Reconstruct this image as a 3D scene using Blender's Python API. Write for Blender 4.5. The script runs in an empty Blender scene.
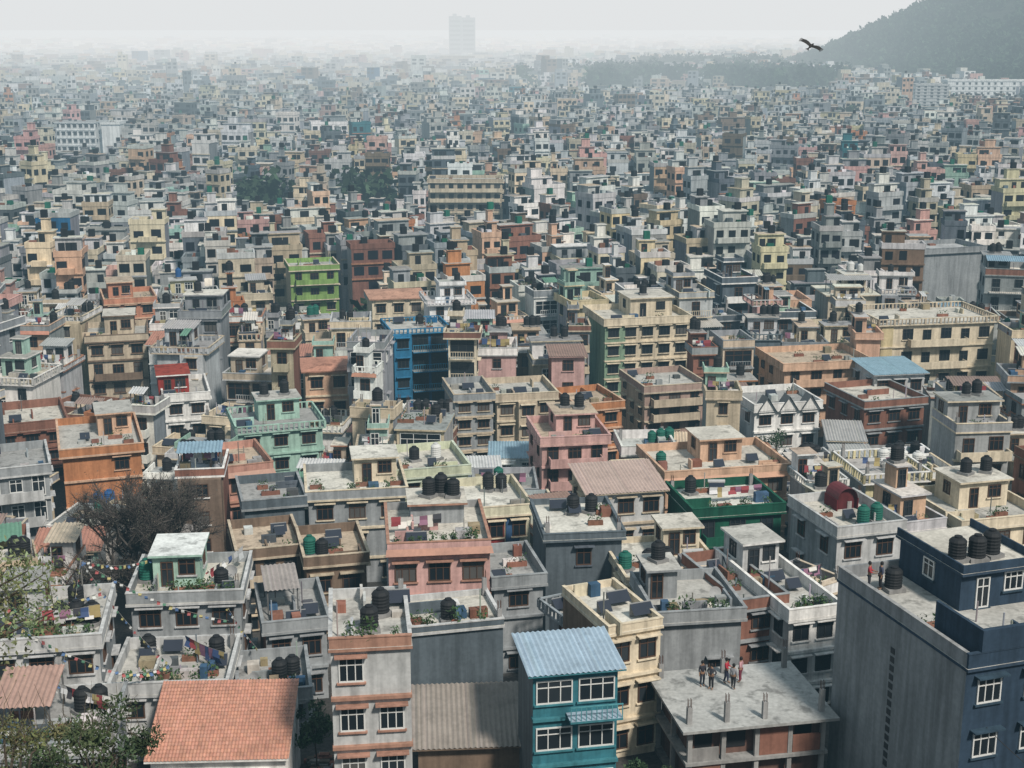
import bpy, math, random
import numpy as np
from math import sin, cos, pi, radians, hypot, atan2
from collections import defaultdict
R = random.Random(11)
NR = np.random.default_rng(5)
sc = bpy.context.scene
COL = sc.collection
# ------------------------------------------------------------------ camera maths
F = 1407.0; PITCH = radians(14.3); CP, SP = cos(PITCH), sin(PITCH); CZ = 52.0
def ray(px, py):
    u, v = px-512.0, 384.0-py
    return (u, F*CP+v*SP, -F*SP+v*CP)
def atY(px, py, Y):
    r = ray(px, py); t = Y/r[1]; return (r[0]*t, Y, CZ+r[2]*t)
def atZ(px, py, z):
    r = ray(px, py); t = (z-CZ)/r[2]; return (r[0]*t, r[1]*t, z)
def proj(x, y, z):
    dep = y*CP+(CZ-z)*SP; up = y*SP-(CZ-z)*CP
    return 512+F*x/dep, 384-F*up/dep, dep
def sstep(a, b, x):
    t = min(1, max(0, (x-a)/(b-a))); return t*t*(3-2*t)
def gz(y):
    z = 7*(1-sstep(60, 150, y))
    if y < 68: z += (68-y)*0.52
    return z
# ------------------------------------------------------------------ materials
def painted_haze_group():  # haze painted into surfaces: emission mixed in by world position, no air volume
    g = bpy.data.node_groups.new('painted_haze', 'ShaderNodeTree')
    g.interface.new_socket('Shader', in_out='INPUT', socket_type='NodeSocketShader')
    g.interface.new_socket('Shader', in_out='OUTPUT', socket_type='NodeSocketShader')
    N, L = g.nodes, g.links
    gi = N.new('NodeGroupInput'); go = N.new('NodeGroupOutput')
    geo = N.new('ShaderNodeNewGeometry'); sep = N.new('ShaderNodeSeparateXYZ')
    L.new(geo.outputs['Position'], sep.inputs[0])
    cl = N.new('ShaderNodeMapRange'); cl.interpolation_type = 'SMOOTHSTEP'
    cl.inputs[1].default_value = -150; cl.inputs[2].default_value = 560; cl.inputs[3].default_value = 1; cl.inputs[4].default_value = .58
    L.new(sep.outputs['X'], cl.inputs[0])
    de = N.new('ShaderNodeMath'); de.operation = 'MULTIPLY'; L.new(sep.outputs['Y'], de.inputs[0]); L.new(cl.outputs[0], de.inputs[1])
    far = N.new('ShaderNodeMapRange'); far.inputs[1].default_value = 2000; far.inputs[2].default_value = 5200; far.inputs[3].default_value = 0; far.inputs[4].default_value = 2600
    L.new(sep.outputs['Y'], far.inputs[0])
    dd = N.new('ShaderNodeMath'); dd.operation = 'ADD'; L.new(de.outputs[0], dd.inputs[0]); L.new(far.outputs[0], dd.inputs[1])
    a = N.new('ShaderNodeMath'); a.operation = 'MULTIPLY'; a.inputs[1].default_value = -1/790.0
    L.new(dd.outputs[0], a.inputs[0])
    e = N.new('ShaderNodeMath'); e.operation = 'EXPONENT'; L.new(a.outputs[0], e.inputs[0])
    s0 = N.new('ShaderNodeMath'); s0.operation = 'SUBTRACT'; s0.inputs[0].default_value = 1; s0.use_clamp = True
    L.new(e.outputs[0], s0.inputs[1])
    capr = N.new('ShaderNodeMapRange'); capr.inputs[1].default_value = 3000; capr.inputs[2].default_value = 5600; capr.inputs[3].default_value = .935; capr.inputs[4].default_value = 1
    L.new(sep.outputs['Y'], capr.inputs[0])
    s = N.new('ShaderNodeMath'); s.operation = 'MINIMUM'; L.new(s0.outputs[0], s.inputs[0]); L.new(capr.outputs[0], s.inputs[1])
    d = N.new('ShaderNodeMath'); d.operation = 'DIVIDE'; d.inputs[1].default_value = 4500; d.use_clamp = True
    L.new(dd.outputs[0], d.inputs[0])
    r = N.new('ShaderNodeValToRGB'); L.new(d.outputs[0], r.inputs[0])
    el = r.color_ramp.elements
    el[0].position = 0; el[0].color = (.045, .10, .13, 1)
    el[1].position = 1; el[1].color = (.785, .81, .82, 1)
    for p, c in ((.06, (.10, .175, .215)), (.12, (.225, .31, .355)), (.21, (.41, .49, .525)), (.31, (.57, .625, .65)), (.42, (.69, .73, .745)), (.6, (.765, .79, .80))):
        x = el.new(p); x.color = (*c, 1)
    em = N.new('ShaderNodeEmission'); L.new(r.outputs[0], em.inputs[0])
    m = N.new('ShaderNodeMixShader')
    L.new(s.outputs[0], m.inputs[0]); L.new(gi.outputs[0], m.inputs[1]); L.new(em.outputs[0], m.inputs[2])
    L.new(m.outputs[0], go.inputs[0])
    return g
PAINTED_HAZE = painted_haze_group()
def mk(name, lo=.75, hi=1.1, scale=.4, streak=0.0, rough=.9, spec=.2, fine=0.0, stain=0.0):
    m = bpy.data.materials.new(name); m.use_nodes = True
    N, L = m.node_tree.nodes, m.node_tree.links
    for n in list(N):
        if n.type != 'OUTPUT_MATERIAL': N.remove(n)
    out = [n for n in N][0]
    at = N.new('ShaderNodeAttribute'); at.attribute_name = 'tint'
    geo = N.new('ShaderNodeNewGeometry')
    cur = at.outputs['Color']
    def mul(cur, vec, scale, detail, f0, f1, t0, t1):
        nz = N.new('ShaderNodeTexNoise'); nz.inputs['Scale'].default_value = scale; nz.inputs['Detail'].default_value = detail; nz.inputs['Roughness'].default_value = .62
        L.new(vec, nz.inputs['Vector'])
        mr = N.new('ShaderNodeMapRange'); mr.inputs[1].default_value = f0; mr.inputs[2].default_value = f1; mr.inputs[3].default_value = t0; mr.inputs[4].default_value = t1
        L.new(nz.outputs[0], mr.inputs[0])
        v = N.new('ShaderNodeVectorMath'); v.operation = 'SCALE'; L.new(cur, v.inputs[0]); L.new(mr.outputs[0], v.inputs['Scale'])
        return v.outputs[0]
    pos = geo.outputs['Position']
    cur = mul(cur, pos, scale, 4, .3, .7, lo, hi)
    if streak:
        mp = N.new('ShaderNodeVectorMath'); mp.operation = 'MULTIPLY'; mp.inputs[1].default_value = (1.6, 1.6, .13); L.new(pos, mp.inputs[0])
        cur = mul(cur, mp.outputs[0], 1.0, 3, .35, .6, 1-streak, 1.05)
    if fine: cur = mul(cur, pos, 3.5, 2, .35, .65, 1-fine, 1+fine*.5)
    if stain: cur = mul(cur, pos, .9, 3, .34, .46, 1-stain, 1.0)
    b = N.new('ShaderNodeBsdfPrincipled'); b.inputs['Roughness'].default_value = rough
    b.inputs['Specular IOR Level'].default_value = spec
    L.new(cur, b.inputs['Base Color'])
    g = N.new('ShaderNodeGroup'); g.node_tree = PAINTED_HAZE
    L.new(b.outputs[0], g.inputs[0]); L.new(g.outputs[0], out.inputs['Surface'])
    m.cycles.emission_sampling = 'NONE'
    return m
MATS = [mk('painted_plaster', .82, 1.1, .35, streak=.30, fine=.10),
        mk('flat_roof_concrete', .72, 1.12, .3, fine=.16, stain=.42),
        mk('window_glass', .9, 1.1, 1, rough=.18, spec=.5),
        mk('sheet_metal', .86, 1.08, .5, fine=.10, rough=.55, spec=.4, stain=.14),
        mk('foliage', .7, 1.2, .8, rough=.7, spec=.2),
        mk('bark', .7, 1.2, 2, rough=.95),
        mk('plain_surface', .92, 1.05, 2, rough=.7, spec=.3),
        mk('bare_earth', .6, 1.2, .12, fine=.3)]
PL, RF, GL, MT, LF, BK, PN, GR = range(8)
# ------------------------------------------------------------------ builders
def link(name, data, parent=None, loc=(0, 0, 0), rz=0.0):
    o = bpy.data.objects.new(name, data); COL.objects.link(o)
    o.location = loc; o.rotation_euler = (0, 0, rz)
    if parent is not None: o.parent = parent
    return o
def tag(o, label, cat, group=None, kind=None):
    if label: o['label'] = label
    if cat: o['category'] = cat
    if group: o['group'] = group
    if kind: o['kind'] = kind
    return o
def jit(c, s=.1):
    k = 1+R.uniform(-s, s); h = s*.35
    return (c[0]*k*(1+R.uniform(-h, h)), c[1]*k, c[2]*k*(1+R.uniform(-h, h)))
class MB:
    def __init__(s): s.v = []; s.f = []; s.c = []; s.m = []
    def face(s, pts, col, mat=PL):
        n = len(s.v); s.v += pts; s.f.append(tuple(range(n, n+len(pts)))); s.c.append(col); s.m.append(mat)
    def box(s, x0, x1, y0, y1, z0, z1, col, mat=PL, top=None, front=None, tmat=None):
        n = len(s.v)
        s.v += [(x0,y0,z0),(x1,y0,z0),(x1,y1,z0),(x0,y1,z0),(x0,y0,z1),(x1,y0,z1),(x1,y1,z1),(x0,y1,z1)]
        s.f += [(n,n+1,n+5,n+4),(n+2,n+3,n+7,n+6),(n+3,n,n+4,n+7),(n+1,n+2,n+6,n+5),(n+4,n+5,n+6,n+7),(n+3,n+2,n+1,n)]
        s.c += [front or col, col, col, col, top or col, col]
        s.m += [mat, mat, mat, mat, tmat if tmat is not None else mat, mat]
    def tube(s, P, rad, col, mat=BK, k=6, cap=True):
        n = len(s.v); L = len(P)
        for i, p in enumerate(P):
            a = P[max(0, i-1)]; b = P[min(L-1, i+1)]
            d = np.array(b)-np.array(a); d = d/(np.linalg.norm(d)+1e-9)
            u = np.cross(d, (0, 0, 1) if abs(d[2]) < .9 else (1, 0, 0)); u /= np.linalg.norm(u); w = np.cross(d, u)
            for j in range(k):
                t = 2*pi*j/k; q = np.array(p)+rad[i]*(cos(t)*u+sin(t)*w); s.v.append(tuple(q))
        for i in range(L-1):
            for j in range(k):
                j2 = (j+1) % k
                s.f.append((n+i*k+j, n+i*k+j2, n+(i+1)*k+j2, n+(i+1)*k+j)); s.c.append(col); s.m.append(mat)
        if cap:
            s.f.append(tuple(n+(L-1)*k+j for j in range(k))); s.c.append(col); s.m.append(mat)
            s.f.append(tuple(n+k-1-j for j in range(k))); s.c.append(col); s.m.append(mat)
    def lathe(s, prof, col, mat=PN, k=14, c=(0, 0)):
        n = len(s.v); L = len(prof)
        for r, z in prof:
            for j in range(k):
                t = 2*pi*j/k; s.v.append((c[0]+r*cos(t), c[1]+r*sin(t), z))
        for i in range(L-1):
            for j in range(k):
                j2 = (j+1) % k
                s.f.append((n+i*k+j, n+i*k+j2, n+(i+1)*k+j2, n+(i+1)*k+j)); s.c.append(col); s.m.append(mat)
        s.f.append(tuple(n+(L-1)*k+j for j in range(k))); s.c.append(col); s.m.append(mat)
    def leaf(s, p, size, col, mat=LF, asp=1.6):
        a = R.uniform(0, 2*pi); zc = R.uniform(-1, 1); q = math.sqrt(1-zc*zc)
        u = (q*cos(a), q*sin(a), zc); b = R.uniform(0, 2*pi)
        w = (cos(b)*.8, sin(b)*.8, R.uniform(-.6, .6))
        h = size*.5; g = size*.5/asp
        A = [u[i]*h for i in range(3)]; B = [w[i]*g for i in range(3)]
        s.face([tuple(p[i]-A[i] for i in range(3)), tuple(p[i]+B[i] for i in range(3)),
                tuple(p[i]+A[i] for i in range(3)), tuple(p[i]-B[i] for i in range(3))], col, mat)
    def mesh(s, name):
        me = bpy.data.meshes.new(name); me.from_pydata(s.v, [], s.f)
        used = sorted(set(s.m)); mp = {m: i for i, m in enumerate(used)}
        for m in used: me.materials.append(MATS[m])
        me.polygons.foreach_set('material_index', [mp[m] for m in s.m])
        a = me.attributes.new('tint', 'FLOAT_COLOR', 'FACE')
        fl = []
        for c in s.c: fl += [c[0], c[1], c[2], 1.0]
        a.data.foreach_set('color', fl)
        return me
    def build(s, name, parent=None, loc=(0, 0, 0), rz=0.0, smooth=False):
        me = s.mesh(name)
        if smooth: me.polygons.foreach_set('use_smooth', [True]*len(me.polygons))
        return link(name, me, parent, loc, rz)
def np_mesh(name, V, C, mat):
    n = len(V); me = bpy.data.meshes.new(name)
    me.vertices.add(n*4); me.vertices.foreach_set('co', V.reshape(-1).astype(np.float32))
    me.loops.add(n*4); me.loops.foreach_set('vertex_index', np.arange(n*4, dtype=np.int32))
    me.polygons.add(n); me.polygons.foreach_set('loop_start', np.arange(0, n*4, 4, dtype=np.int32))
    me.materials.append(MATS[mat]); me.update(calc_edges=True)
    a = me.attributes.new('tint', 'FLOAT_COLOR', 'FACE')
    c4 = np.ones((n, 4), np.float32); c4[:, :3] = C
    a.data.foreach_set('color', c4.reshape(-1))
    return link(name, me)
def leaf_quads(P, S, C):
    n = len(P)
    u = NR.normal(size=(n, 3)); u /= np.linalg.norm(u, axis=1)[:, None]
    w = np.cross(u, NR.normal(size=(n, 3))); w /= np.linalg.norm(w, axis=1)[:, None]
    A = u*(S*.5)[:, None]; B = w*(S*.36)[:, None]
    return np.stack([P-A, P+B, P+A, P-B], 1), C
# ------------------------------------------------------------------ windows
G3 = [(.013, .018, .023), (.024, .03, .036), (.10, .095, .09)]
FR = {'w': (.66, .66, .64), 'b': (.09, .05, .033), 'd': (.035, .037, .04), 't': (.05, .2, .22)}
WC = {}
def wmesh(w, h, fk, g, part, hood, trim):
    key = (w, h, fk, g, part, hood, trim)
    if key in WC: return WC[key]
    mb = MB(); fc = FR[fk]
    if part in ('all', 'frame'):
        t = .08
        mb.box(-w/2, -w/2+t, -.09, .04, 0, h, fc, PN); mb.box(w/2-t, w/2, -.09, .04, 0, h, fc, PN)
        mb.box(-w/2+t, w/2-t, -.088, .04, h-t, h, fc, PN); mb.box(-w/2+t, w/2-t, -.088, .04, 0, t, fc, PN)
        k = 2 if w > 1.25 else 1
        for i in range(1, k+1):
            x = -w/2+w*i/(k+1); mb.box(x-.03, x+.03, -.075, .03, t, h-t, fc, PN)
        mb.box(-w/2+t, w/2-t, -.068, .03, h*.68, h*.68+.05, fc, PN)
        if hood: mb.box(-w/2-.22, w/2+.22, -.5, .03, h+.10, h+.18, trim, PL)
    if part in ('all', 'pane'):
        mb.face([(-w/2+.02, -.02, .02), (w/2-.02, -.02, .02), (w/2-.02, -.02, h-.02), (-w/2+.02, -.02, h-.02)], G3[g], GL)
    if part in ('all', 'sill'):
        mb.box(-w/2-.12, w/2+.12, -.17, .03, -.11, -.003, trim, PL)
    me = mb.mesh('window_'+part); WC[key] = me
    return me
def window(parent, loc, rz, w, h, fk, near, hood, trim, name='window'):
    w = round(w, 1); h = round(h, 1); g = R.choices((0, 1, 2), (6, 3, 1))[0]
    trim = tuple(round(c, 2) for c in trim)
    if not near: return link(name, wmesh(w, h, fk, g, 'all', hood, trim), parent, loc, rz)
    o = link(name, wmesh(w, h, fk, g, 'frame', hood, trim), parent, loc, rz)
    link('pane', wmesh(w, h, fk, g, 'pane', False, trim), o)
    if name == 'window': link('sill', wmesh(w, h, fk, g, 'sill', False, trim), o)
    return o
# ------------------------------------------------------------------ sheet roofs
def tin(mb, x0, x1, y0, y1, z0, z1, col, pitch=.32, amp=.045):
    n = max(4, int((x1-x0)/pitch*4)); base = len(mb.v)
    for i in range(n+1):
        x = x0+(x1-x0)*i/n; a = amp*sin(i*pi/2)
        mb.v += [(x, y0, z0+a), (x, y1, z1+a)]
    for i in range(n):
        k = base+2*i; c = col if (i//14) % 3 else jit(col, .10)
        mb.f.append((k, k+2, k+3, k+1)); mb.c.append(c); mb.m.append(MT)
def hiproof(mb, w, d, z, rise, col, ov=.5):
    x0, x1, y0, y1 = -w/2-ov, w/2+ov, -d/2-ov, d/2+ov
    k = min(w, d)*.42
    if w >= d: r = [(x0+k, 0, z+rise), (x1-k, 0, z+rise)]
    else: r = [(0, y0+k, z+rise), (0, y1-k, z+rise)]
    A, B, C, D = (x0, y0, z), (x1, y0, z), (x1, y1, z), (x0, y1, z)
    if w >= d:
        mb.face([A, B, r[1], r[0]], col, RF); mb.face([C, D, r[0], r[1]], col, RF)
        mb.face([D, A, r[0]], col, RF); mb.face([B, C, r[1]], col, RF)
    else:
        mb.face([A, B, r[0]], col, RF); mb.face([C, D, r[1]], col, RF)
        mb.face([D, A, r[0], r[1]], col, RF); mb.face([B, C, r[1], r[0]], col, RF)
    mb.box(x0, x1, y0, y1, z-.16, z-.01, (col[0]*.8, col[1]*.8, col[2]*.8))
def tiles(mb, x0, x1, y0, y1, z0, z1, col, rows=22):
    nc = int((x1-x0)/.05)
    for r in range(rows):
        ya = y0+(y1-y0)*r/rows; yb = y0+(y1-y0)*(r+1.12)/rows
        za = z0+(z1-z0)*r/rows+.035; zb = z0+(z1-z0)*(r+1.12)/rows
        base = len(mb.v)
        for i in range(nc+1):
            x = x0+(x1-x0)*i/nc; a = .028*sin(i*pi/2)
            mb.v += [(x, ya, za+a), (x, yb, zb+a)]
        for i in range(nc):
            if i % 4 == 0: c = jit(col, .12)
            k = base+2*i; mb.f.append((k, k+2, k+3, k+1)); mb.c.append(c); mb.m.append(MT)
# ------------------------------------------------------------------ house
RC = [(.50, .485, .45), (.60, .565, .50), (.36, .355, .345), (.68, .655, .59), (.52, .42, .32), (.46, .46, .46)]
def clutter(root, x0, x1, y0, y1, z, k, wall):
    if x1-x0 < 1.5 or y1-y0 < 1.2: return
    for _ in range(k):
        t = R.random(); x = R.uniform(x0+.4, x1-.4); y = R.uniform(y0+.3, y1-.3); q = MB()
        if t < .30:
            a, b, h = R.uniform(.2, .65), R.uniform(.2, .5), R.uniform(.25, .9)
            q.box(x-a, x+a, y-b, y+b, z+.001, z+h, jit(R.choice(((.36, .36, .35), (.24, .11, .08), (.10, .11, .12), (.6, .58, .54), (.06, .12, .2), (.3, .25, .16))), .25)); q.build('masonry_plinth', root)
        elif t < .48:
            L = R.uniform(.6, 1.6)
            if R.random() < .5: q.box(x-L, x+L, y-.08, y+.08, z+.001, z+R.uniform(.5, 1.0), jit(wall, .15))
            else: q.box(x-.08, x+.08, y-L*.7, y+L*.7, z+.001, z+R.uniform(.5, 1.0), jit(wall, .15))
            q.build('low_wall', root)
        elif t < .68:
            L = R.uniform(.4, .9); c = jit((.26, .12, .08), .2); q.box(x-L, x+L, y-.2, y+.2, z+.001, z+.35, c); po = q.build('planter', root)
            l = MB()
            for i in range(36): l.leaf((x+R.uniform(-L, L), y+R.uniform(-.25, .25), z+.35+R.uniform(0, .55)), R.uniform(.15, .34), jit((.05, .09, .035), .4))
            l.build('foliage', po)
        elif t < .88:
            h = R.uniform(.7, 2.2); q.tube([(x, y, z), (x, y, z+h)], [.05, .05], jit((.3, .3, .3), .6), PN, k=6); q.build('vent_pipe', root)
        else:
            L = R.uniform(.4, .8); q.face([(x-L, y-.3, z+.35), (x+L, y-.3, z+.35), (x+L, y+.35, z+.9), (x-L, y+.35, z+.9)], (.03, .035, .05), GL)
            q.box(x-L, x+L, y+.36, y+.42, z, z+.95, (.3, .3, .3), PN); q.build('solar_panel', root)
def house(w, d, h, S, near, side):
    root = link('house', None)
    n = S['n']; kind = S.get('kind', 'flat'); ph = S.get('ph', .8)
    zr = h-ph if kind == 'flat' else h
    sh = zr/n; wall = S['wall']; sd = S['side']; trim = S['trim']; roofc = S['roofc']
    ov = S.get('ov', .3)
    mb = MB()
    if S.get('frame'):
        mb.box(-w/2+.5, w/2-.05, -d/2+.75, d/2, -5, zr-.18, (.17, .10, .08), PL)
        mb.box(-w/2, w/2, -d/2, d/2, -5, .1, (.2, .19, .18), PL)
        mb.box(-w/2-.1, w/2+.1, -d/2-.1, d/2, sh-.12, sh+.08, (.33, .325, .315), PL)
        mb.box(w*.02, w*.24, -d/2+.1, -d/2+.25, sh+.09, zr-.2, sd); mb.box(w*.26, w*.46, -d/2+.1, -d/2+.25, sh+.09, sh+1.2, sd); mb.box(-w*.46, -w*.27, -d/2+.1, -d/2+.25, sh+.09, sh+.9, (.3, .29, .28)); mb.box(-w*.46, -w*.24, -d/2+.1, -d/2+.25, .1, sh-.13, sd)
        for (x0, x1) in ((-.2, -.06), (.3, .42), (-.42, -.3)):
            q = MB(); q.box(x0*w, x1*w, -d/2+.7, -d/2+.76, sh+.5, sh+1.9, (.015, .016, .018), PN); q.build('opening', root)
        for k in range(5):
            q = MB(); x = -w/2+.2+(w-.4)*k/4; q.box(x-.14, x+.14, -d/2+.05, -d/2+.33, .1, zr-.181, (.33, .325, .315)); q.build('column', root)
        for k in range(1, 3):
            q = MB(); y = -d/2+.2+(d-.5)*k/2; q.box(-w/2+.06, -w/2+.34, y-.14, y+.14, .1, zr-.181, (.33, .325, .315)); q.build('column', root)
    else:
        mb.box(-w/2, w/2, -d/2, d/2, -5, zr-.18, sd, PL, front=wall)
    if S.get('band', True) and not S.get('frame'):
        for i in range(1, n):
            mb.box(-w/2-.05, w/2+.05, -d/2-S.get('bd', .28), -d/2+.3, i*sh-.12, i*sh+.07, trim, PL)
    K = S.get('cols', max(1, int((w-.6)/2.2))); pw = w/K
    bay = S.get('bay', -1)
    if 0 <= bay < K:
        bx = -w/2+(bay+.5)*pw
        mb.box(bx-pw*.47, bx+pw*.47, -d/2-.95, -d/2+.2, sh*1-.3, zr-.19, S.get('baycol', wall), PL)
    for (x0, x1, z0, z1, c) in S.get('panels', []):
        mb.box(-w/2+x0*w, -w/2+x1*w, -d/2-.12, -d/2+.1, z0*zr, z1*zr-.2, c, PL)
    mb.build('wall', root)
    rb = MB()
    if kind == 'flat':
        rb.box(-w/2-ov, w/2+ov, -d/2-ov-.15, d/2+ov, zr-.18, zr, S.get('edge', trim), PL, top=roofc, tmat=RF)
        if S.get('skirt'):
            c = S['skirt']; y0 = -d/2-ov-.16; x0, x1 = -w/2-ov, w/2+ov
            rb.face([(x0-.1, y0-.34, zr-.28), (x1+.1, y0-.34, zr-.28), (x1, y0, zr+.16), (x0, y0, zr+.16)], c, MT)
            rb.face([(x0-.1, y0-.34, zr-.29), (x0, y0+.1, zr-.29), (x1, y0+.1, zr-.29), (x1+.1, y0-.34, zr-.29)], c, MT)
    elif kind == 'tin':
        rise = S.get('rise', 1.2)
        tin(rb, -w/2-.4, w/2+.4, -d/2-.6, d/2+.3, zr, zr+rise, roofc)
        rb.face([(-w/2+.01, -d/2, zr-.2), (-w/2+.01, d/2, zr-.2), (-w/2+.01, d/2, zr+rise-.05), (-w/2+.01, -d/2, zr-.01)], sd)
        rb.face([(w/2-.01, d/2, zr-.2), (w/2-.01, -d/2, zr-.2), (w/2-.01, -d/2, zr-.01), (w/2-.01, d/2, zr+rise-.05)], sd)
        rb.box(-w/2-.38, w/2+.38, -d/2-.56, -d/2-.5, zr-.14, zr-.06, trim)
    elif kind == 'tile':
        rise = S.get('rise', 1.8)
        tiles(rb, -w/2-.3, w/2+.1, -d/2-.5, d/2+.2, zr, zr+rise, roofc)
        rb.face([(w/2-.01, d/2, zr-.2), (w/2-.01, -d/2, zr-.2), (w/2-.01, -d/2, zr), (w/2-.01, d/2, zr+rise)], sd)
        rb.face([(-w/2+.01, -d/2, zr-.2), (-w/2+.01, d/2, zr-.2), (-w/2+.01, d/2, zr+rise), (-w/2+.01, -d/2, zr)], sd)
        rb.box(-w/2-.28, w/2+.08, -d/2-.46, -d/2-.42, zr-.14, zr-.02, trim)
    else:
        hiproof(rb, w, d, zr, S.get('rise', 1.0), roofc)
    rb.build('roof', root)
    if kind == 'flat' and S.get('rail', 'wall') != 'none':
        p = MB(); X0, X1, Y0, Y1 = -w/2-ov+.05, w/2+ov-.05, -d/2-ov-.08, d/2+ov-.05; t = .16
        pc = S.get('pcol', wall)
        if S.get('rail', 'wall') == 'wall':
            ps = S.get('pside', pc)
            p.box(X0, X1, Y0, Y0+t, zr, h, pc); p.box(X0, X1, Y1-t, Y1, zr, h, ps)
            p.box(X0, X0+t, Y0+t, Y1-t, zr, h-.01, ps); p.box(X1-t, X1, Y0+t, Y1-t, zr, h-.01, ps)
            p.box(X0-.04, X1+.04, Y0-.04, Y0+t+.04, h, h+.07, trim)
            p.box(X0-.04, X0+t+.04, Y0+t+.05, Y1, h, h+.06, S.get('cop', trim)); p.box(X1-t-.04, X1+.04, Y0+t+.05, Y1, h, h+.06, S.get('cop', trim))
            if S.get('raised'):
                rz_ = S['raised']; xs = X0+(X1-X0)*.08
                q = MB(); q.box(xs, X1+.02, Y0-.06, Y0+t+.08, h+.071, h+rz_, pc); q.box(xs, xs+.2, Y0+t+.081, Y0+4.2, h+.071-.9, h+rz_-.01, pc)
                q.box(X1-.2, X1+.02, Y0+t+.081, Y0+4.2, h+.071, h+rz_-.01, pc); q.build('stepped_parapet', root)
        else:
            for (a, b) in (((X0, Y0), (X1, Y0)), ((X0, Y0), (X0, Y1)), ((X1, Y0), (X1, Y1)), ((X0, Y1), (X1, Y1))):
                L = hypot(b[0]-a[0], b[1]-a[1]); m = max(2, int(L/.55))
                for i in range(m+1):
                    x = a[0]+(b[0]-a[0])*i/m; y = a[1]+(b[1]-a[1])*i/m; q = .07 if i % 4 else .13
                    p.box(x-q, x+q, y-q, y+q, zr, h-.1, pc)
                p.box(min(a[0], b[0])-.1, max(a[0], b[0])+.1, min(a[1], b[1])-.1, max(a[1], b[1])+.1, h-.1, h, trim)
        p.build('parapet', root)
    fk = S.get('fk', 'b'); hood = S.get('hood', True)
    lo = S.get('lo', max(0, n-4)); balc = S.get('balc', [])
    wh = min(1.5, sh*.5)
    wz = sh*.3
    ww = min(S.get('ww', 1.5), pw*S.get('wf', .62))
    if not S.get('nofront'):
        for i in range(lo, n):
            if i in balc:
                bw = w*S.get('bw', .8); bx = w*S.get('bxo', 0)
                bb = MB(); bb.box(bx-bw/2, bx+bw/2, -d/2-1.25, -d/2-.02, i*sh+.10, i*sh+.24, trim, PL, top=roofc)
                bo = bb.build('balcony', root)
                r = MB(); rc = S.get('railc', trim); z0 = i*sh+.24
                if S.get('brail', 'wall') == 'wall':
                    r.box(bx-bw/2, bx+bw/2, -d/2-1.24, -d/2-1.12, z0, z0+.85, rc)
                    r.box(bx-bw/2, bx-bw/2+.12, -d/2-1.12, -d/2-.03, z0, z0+.84, rc); r.box(bx+bw/2-.12, bx+bw/2, -d/2-1.12, -d/2-.03, z0, z0+.84, rc)
                else:
                    m = max(3, int(bw/.3))
                    for q in range(m+1):
                        x = bx-bw/2+.04+(bw-.08)*q/m; r.box(x-.025, x+.025, -d/2-1.22, -d/2-1.17, z0, z0+.85, rc)
                    r.box(bx-bw/2, bx+bw/2, -d/2-1.23, -d/2-1.15, z0+.85, z0+.91, rc)
                r.build('railing', bo)
                for k in range(K):
                    u = -w/2+(k+.5)*pw
                    if k == bay:
                        window(root, (u, -d/2-.95, i*sh+wz), 0, ww, wh, fk, near, hood, trim); continue
                    if S.get('open'):
                        window(root, (u, -d/2, i*sh+.26), 0, pw*.86, 2.1, fk, near, False, trim, 'door')
                    elif k % 2 == 0 and not S.get('wf'): window(root, (u, -d/2, i*sh+.26), 0, min(1.2, pw*.6), 2.0, fk, near, False, trim, 'door')
                    else: window(root, (u, -d/2, i*sh+wz), 0, ww, wh, fk, near, False, trim)
            else:
                for k in range(K):
                    u = -w/2+(k+.5)*pw; off = -.95 if (k == bay and i >= 1) else (-.12 if S.get('panels') else 0)
                    if R.random() < S.get('skip', .04): continue
                    window(root, (u, -d/2+off, i*sh+wz), 0, ww, wh, fk, near, hood, trim)
    if S.get('sidewin', True):
        Kd = max(1, int(d/3.0))
        for i in range(max(lo, n-3), n):
            for k in range(Kd):
                if R.random() < .2: continue
                v = -d/2+(k+.5)*d/Kd
                window(root, (side*w/2, v, i*sh+wz), side*pi/2, min(1.2, ww), wh, fk, near, hood, trim)
    if S.get('vents'):
        for i in range(14):
            q = MB(); y = d*.02; z = zr-2.2-i*.55
            q.box(-w/2-.03, -w/2+.05, y-.2, y+.2, z, z+.36, (.035, .037, .04), PN); q.build('vent_opening', root)
    S['tops'] = []
    if kind == 'flat' and S.get('room'):
        x0f, x1f, y0f, y1f, rh, rc, rr = S['room']
        x0, x1, y0, y1 = -w/2+x0f*w, -w/2+x1f*w, -d/2+y0f*d, -d/2+y1f*d
        q = MB(); q.box(x0, x1, y0, y1, zr+.001, zr+rh, rc); ro = q.build('rooftop_room', root)
        q = MB()
        if S.get('roomtin'): tin(q, x0-.4, x1+.4, y0-.5, y1+.3, zr+rh+.06, zr+rh+.5, rr); q.box(x0, x1, y1-.1, y1-.02, zr+rh, zr+rh+.4, rc)
        else:
            q.box(x0-.25, x1+.25, y0-.45, y1+.2, zr+rh, zr+rh+.16, S.get('redge', trim), PL, top=rr, tmat=RF)
            if S.get('rpar'):
                z2 = zr+rh+.16
                for (a, b, c_, e) in ((x0-.2, x1+.2, y0-.4, y0-.28), (x0-.2, x0-.08, y0-.28, y1+.15), (x1+.08, x1+.2, y0-.28, y1+.15)): q.box(a, b, c_, e, z2, z2+.5, rc)
        q.build('room_roof', ro)
        rw = x1-x0
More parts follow.
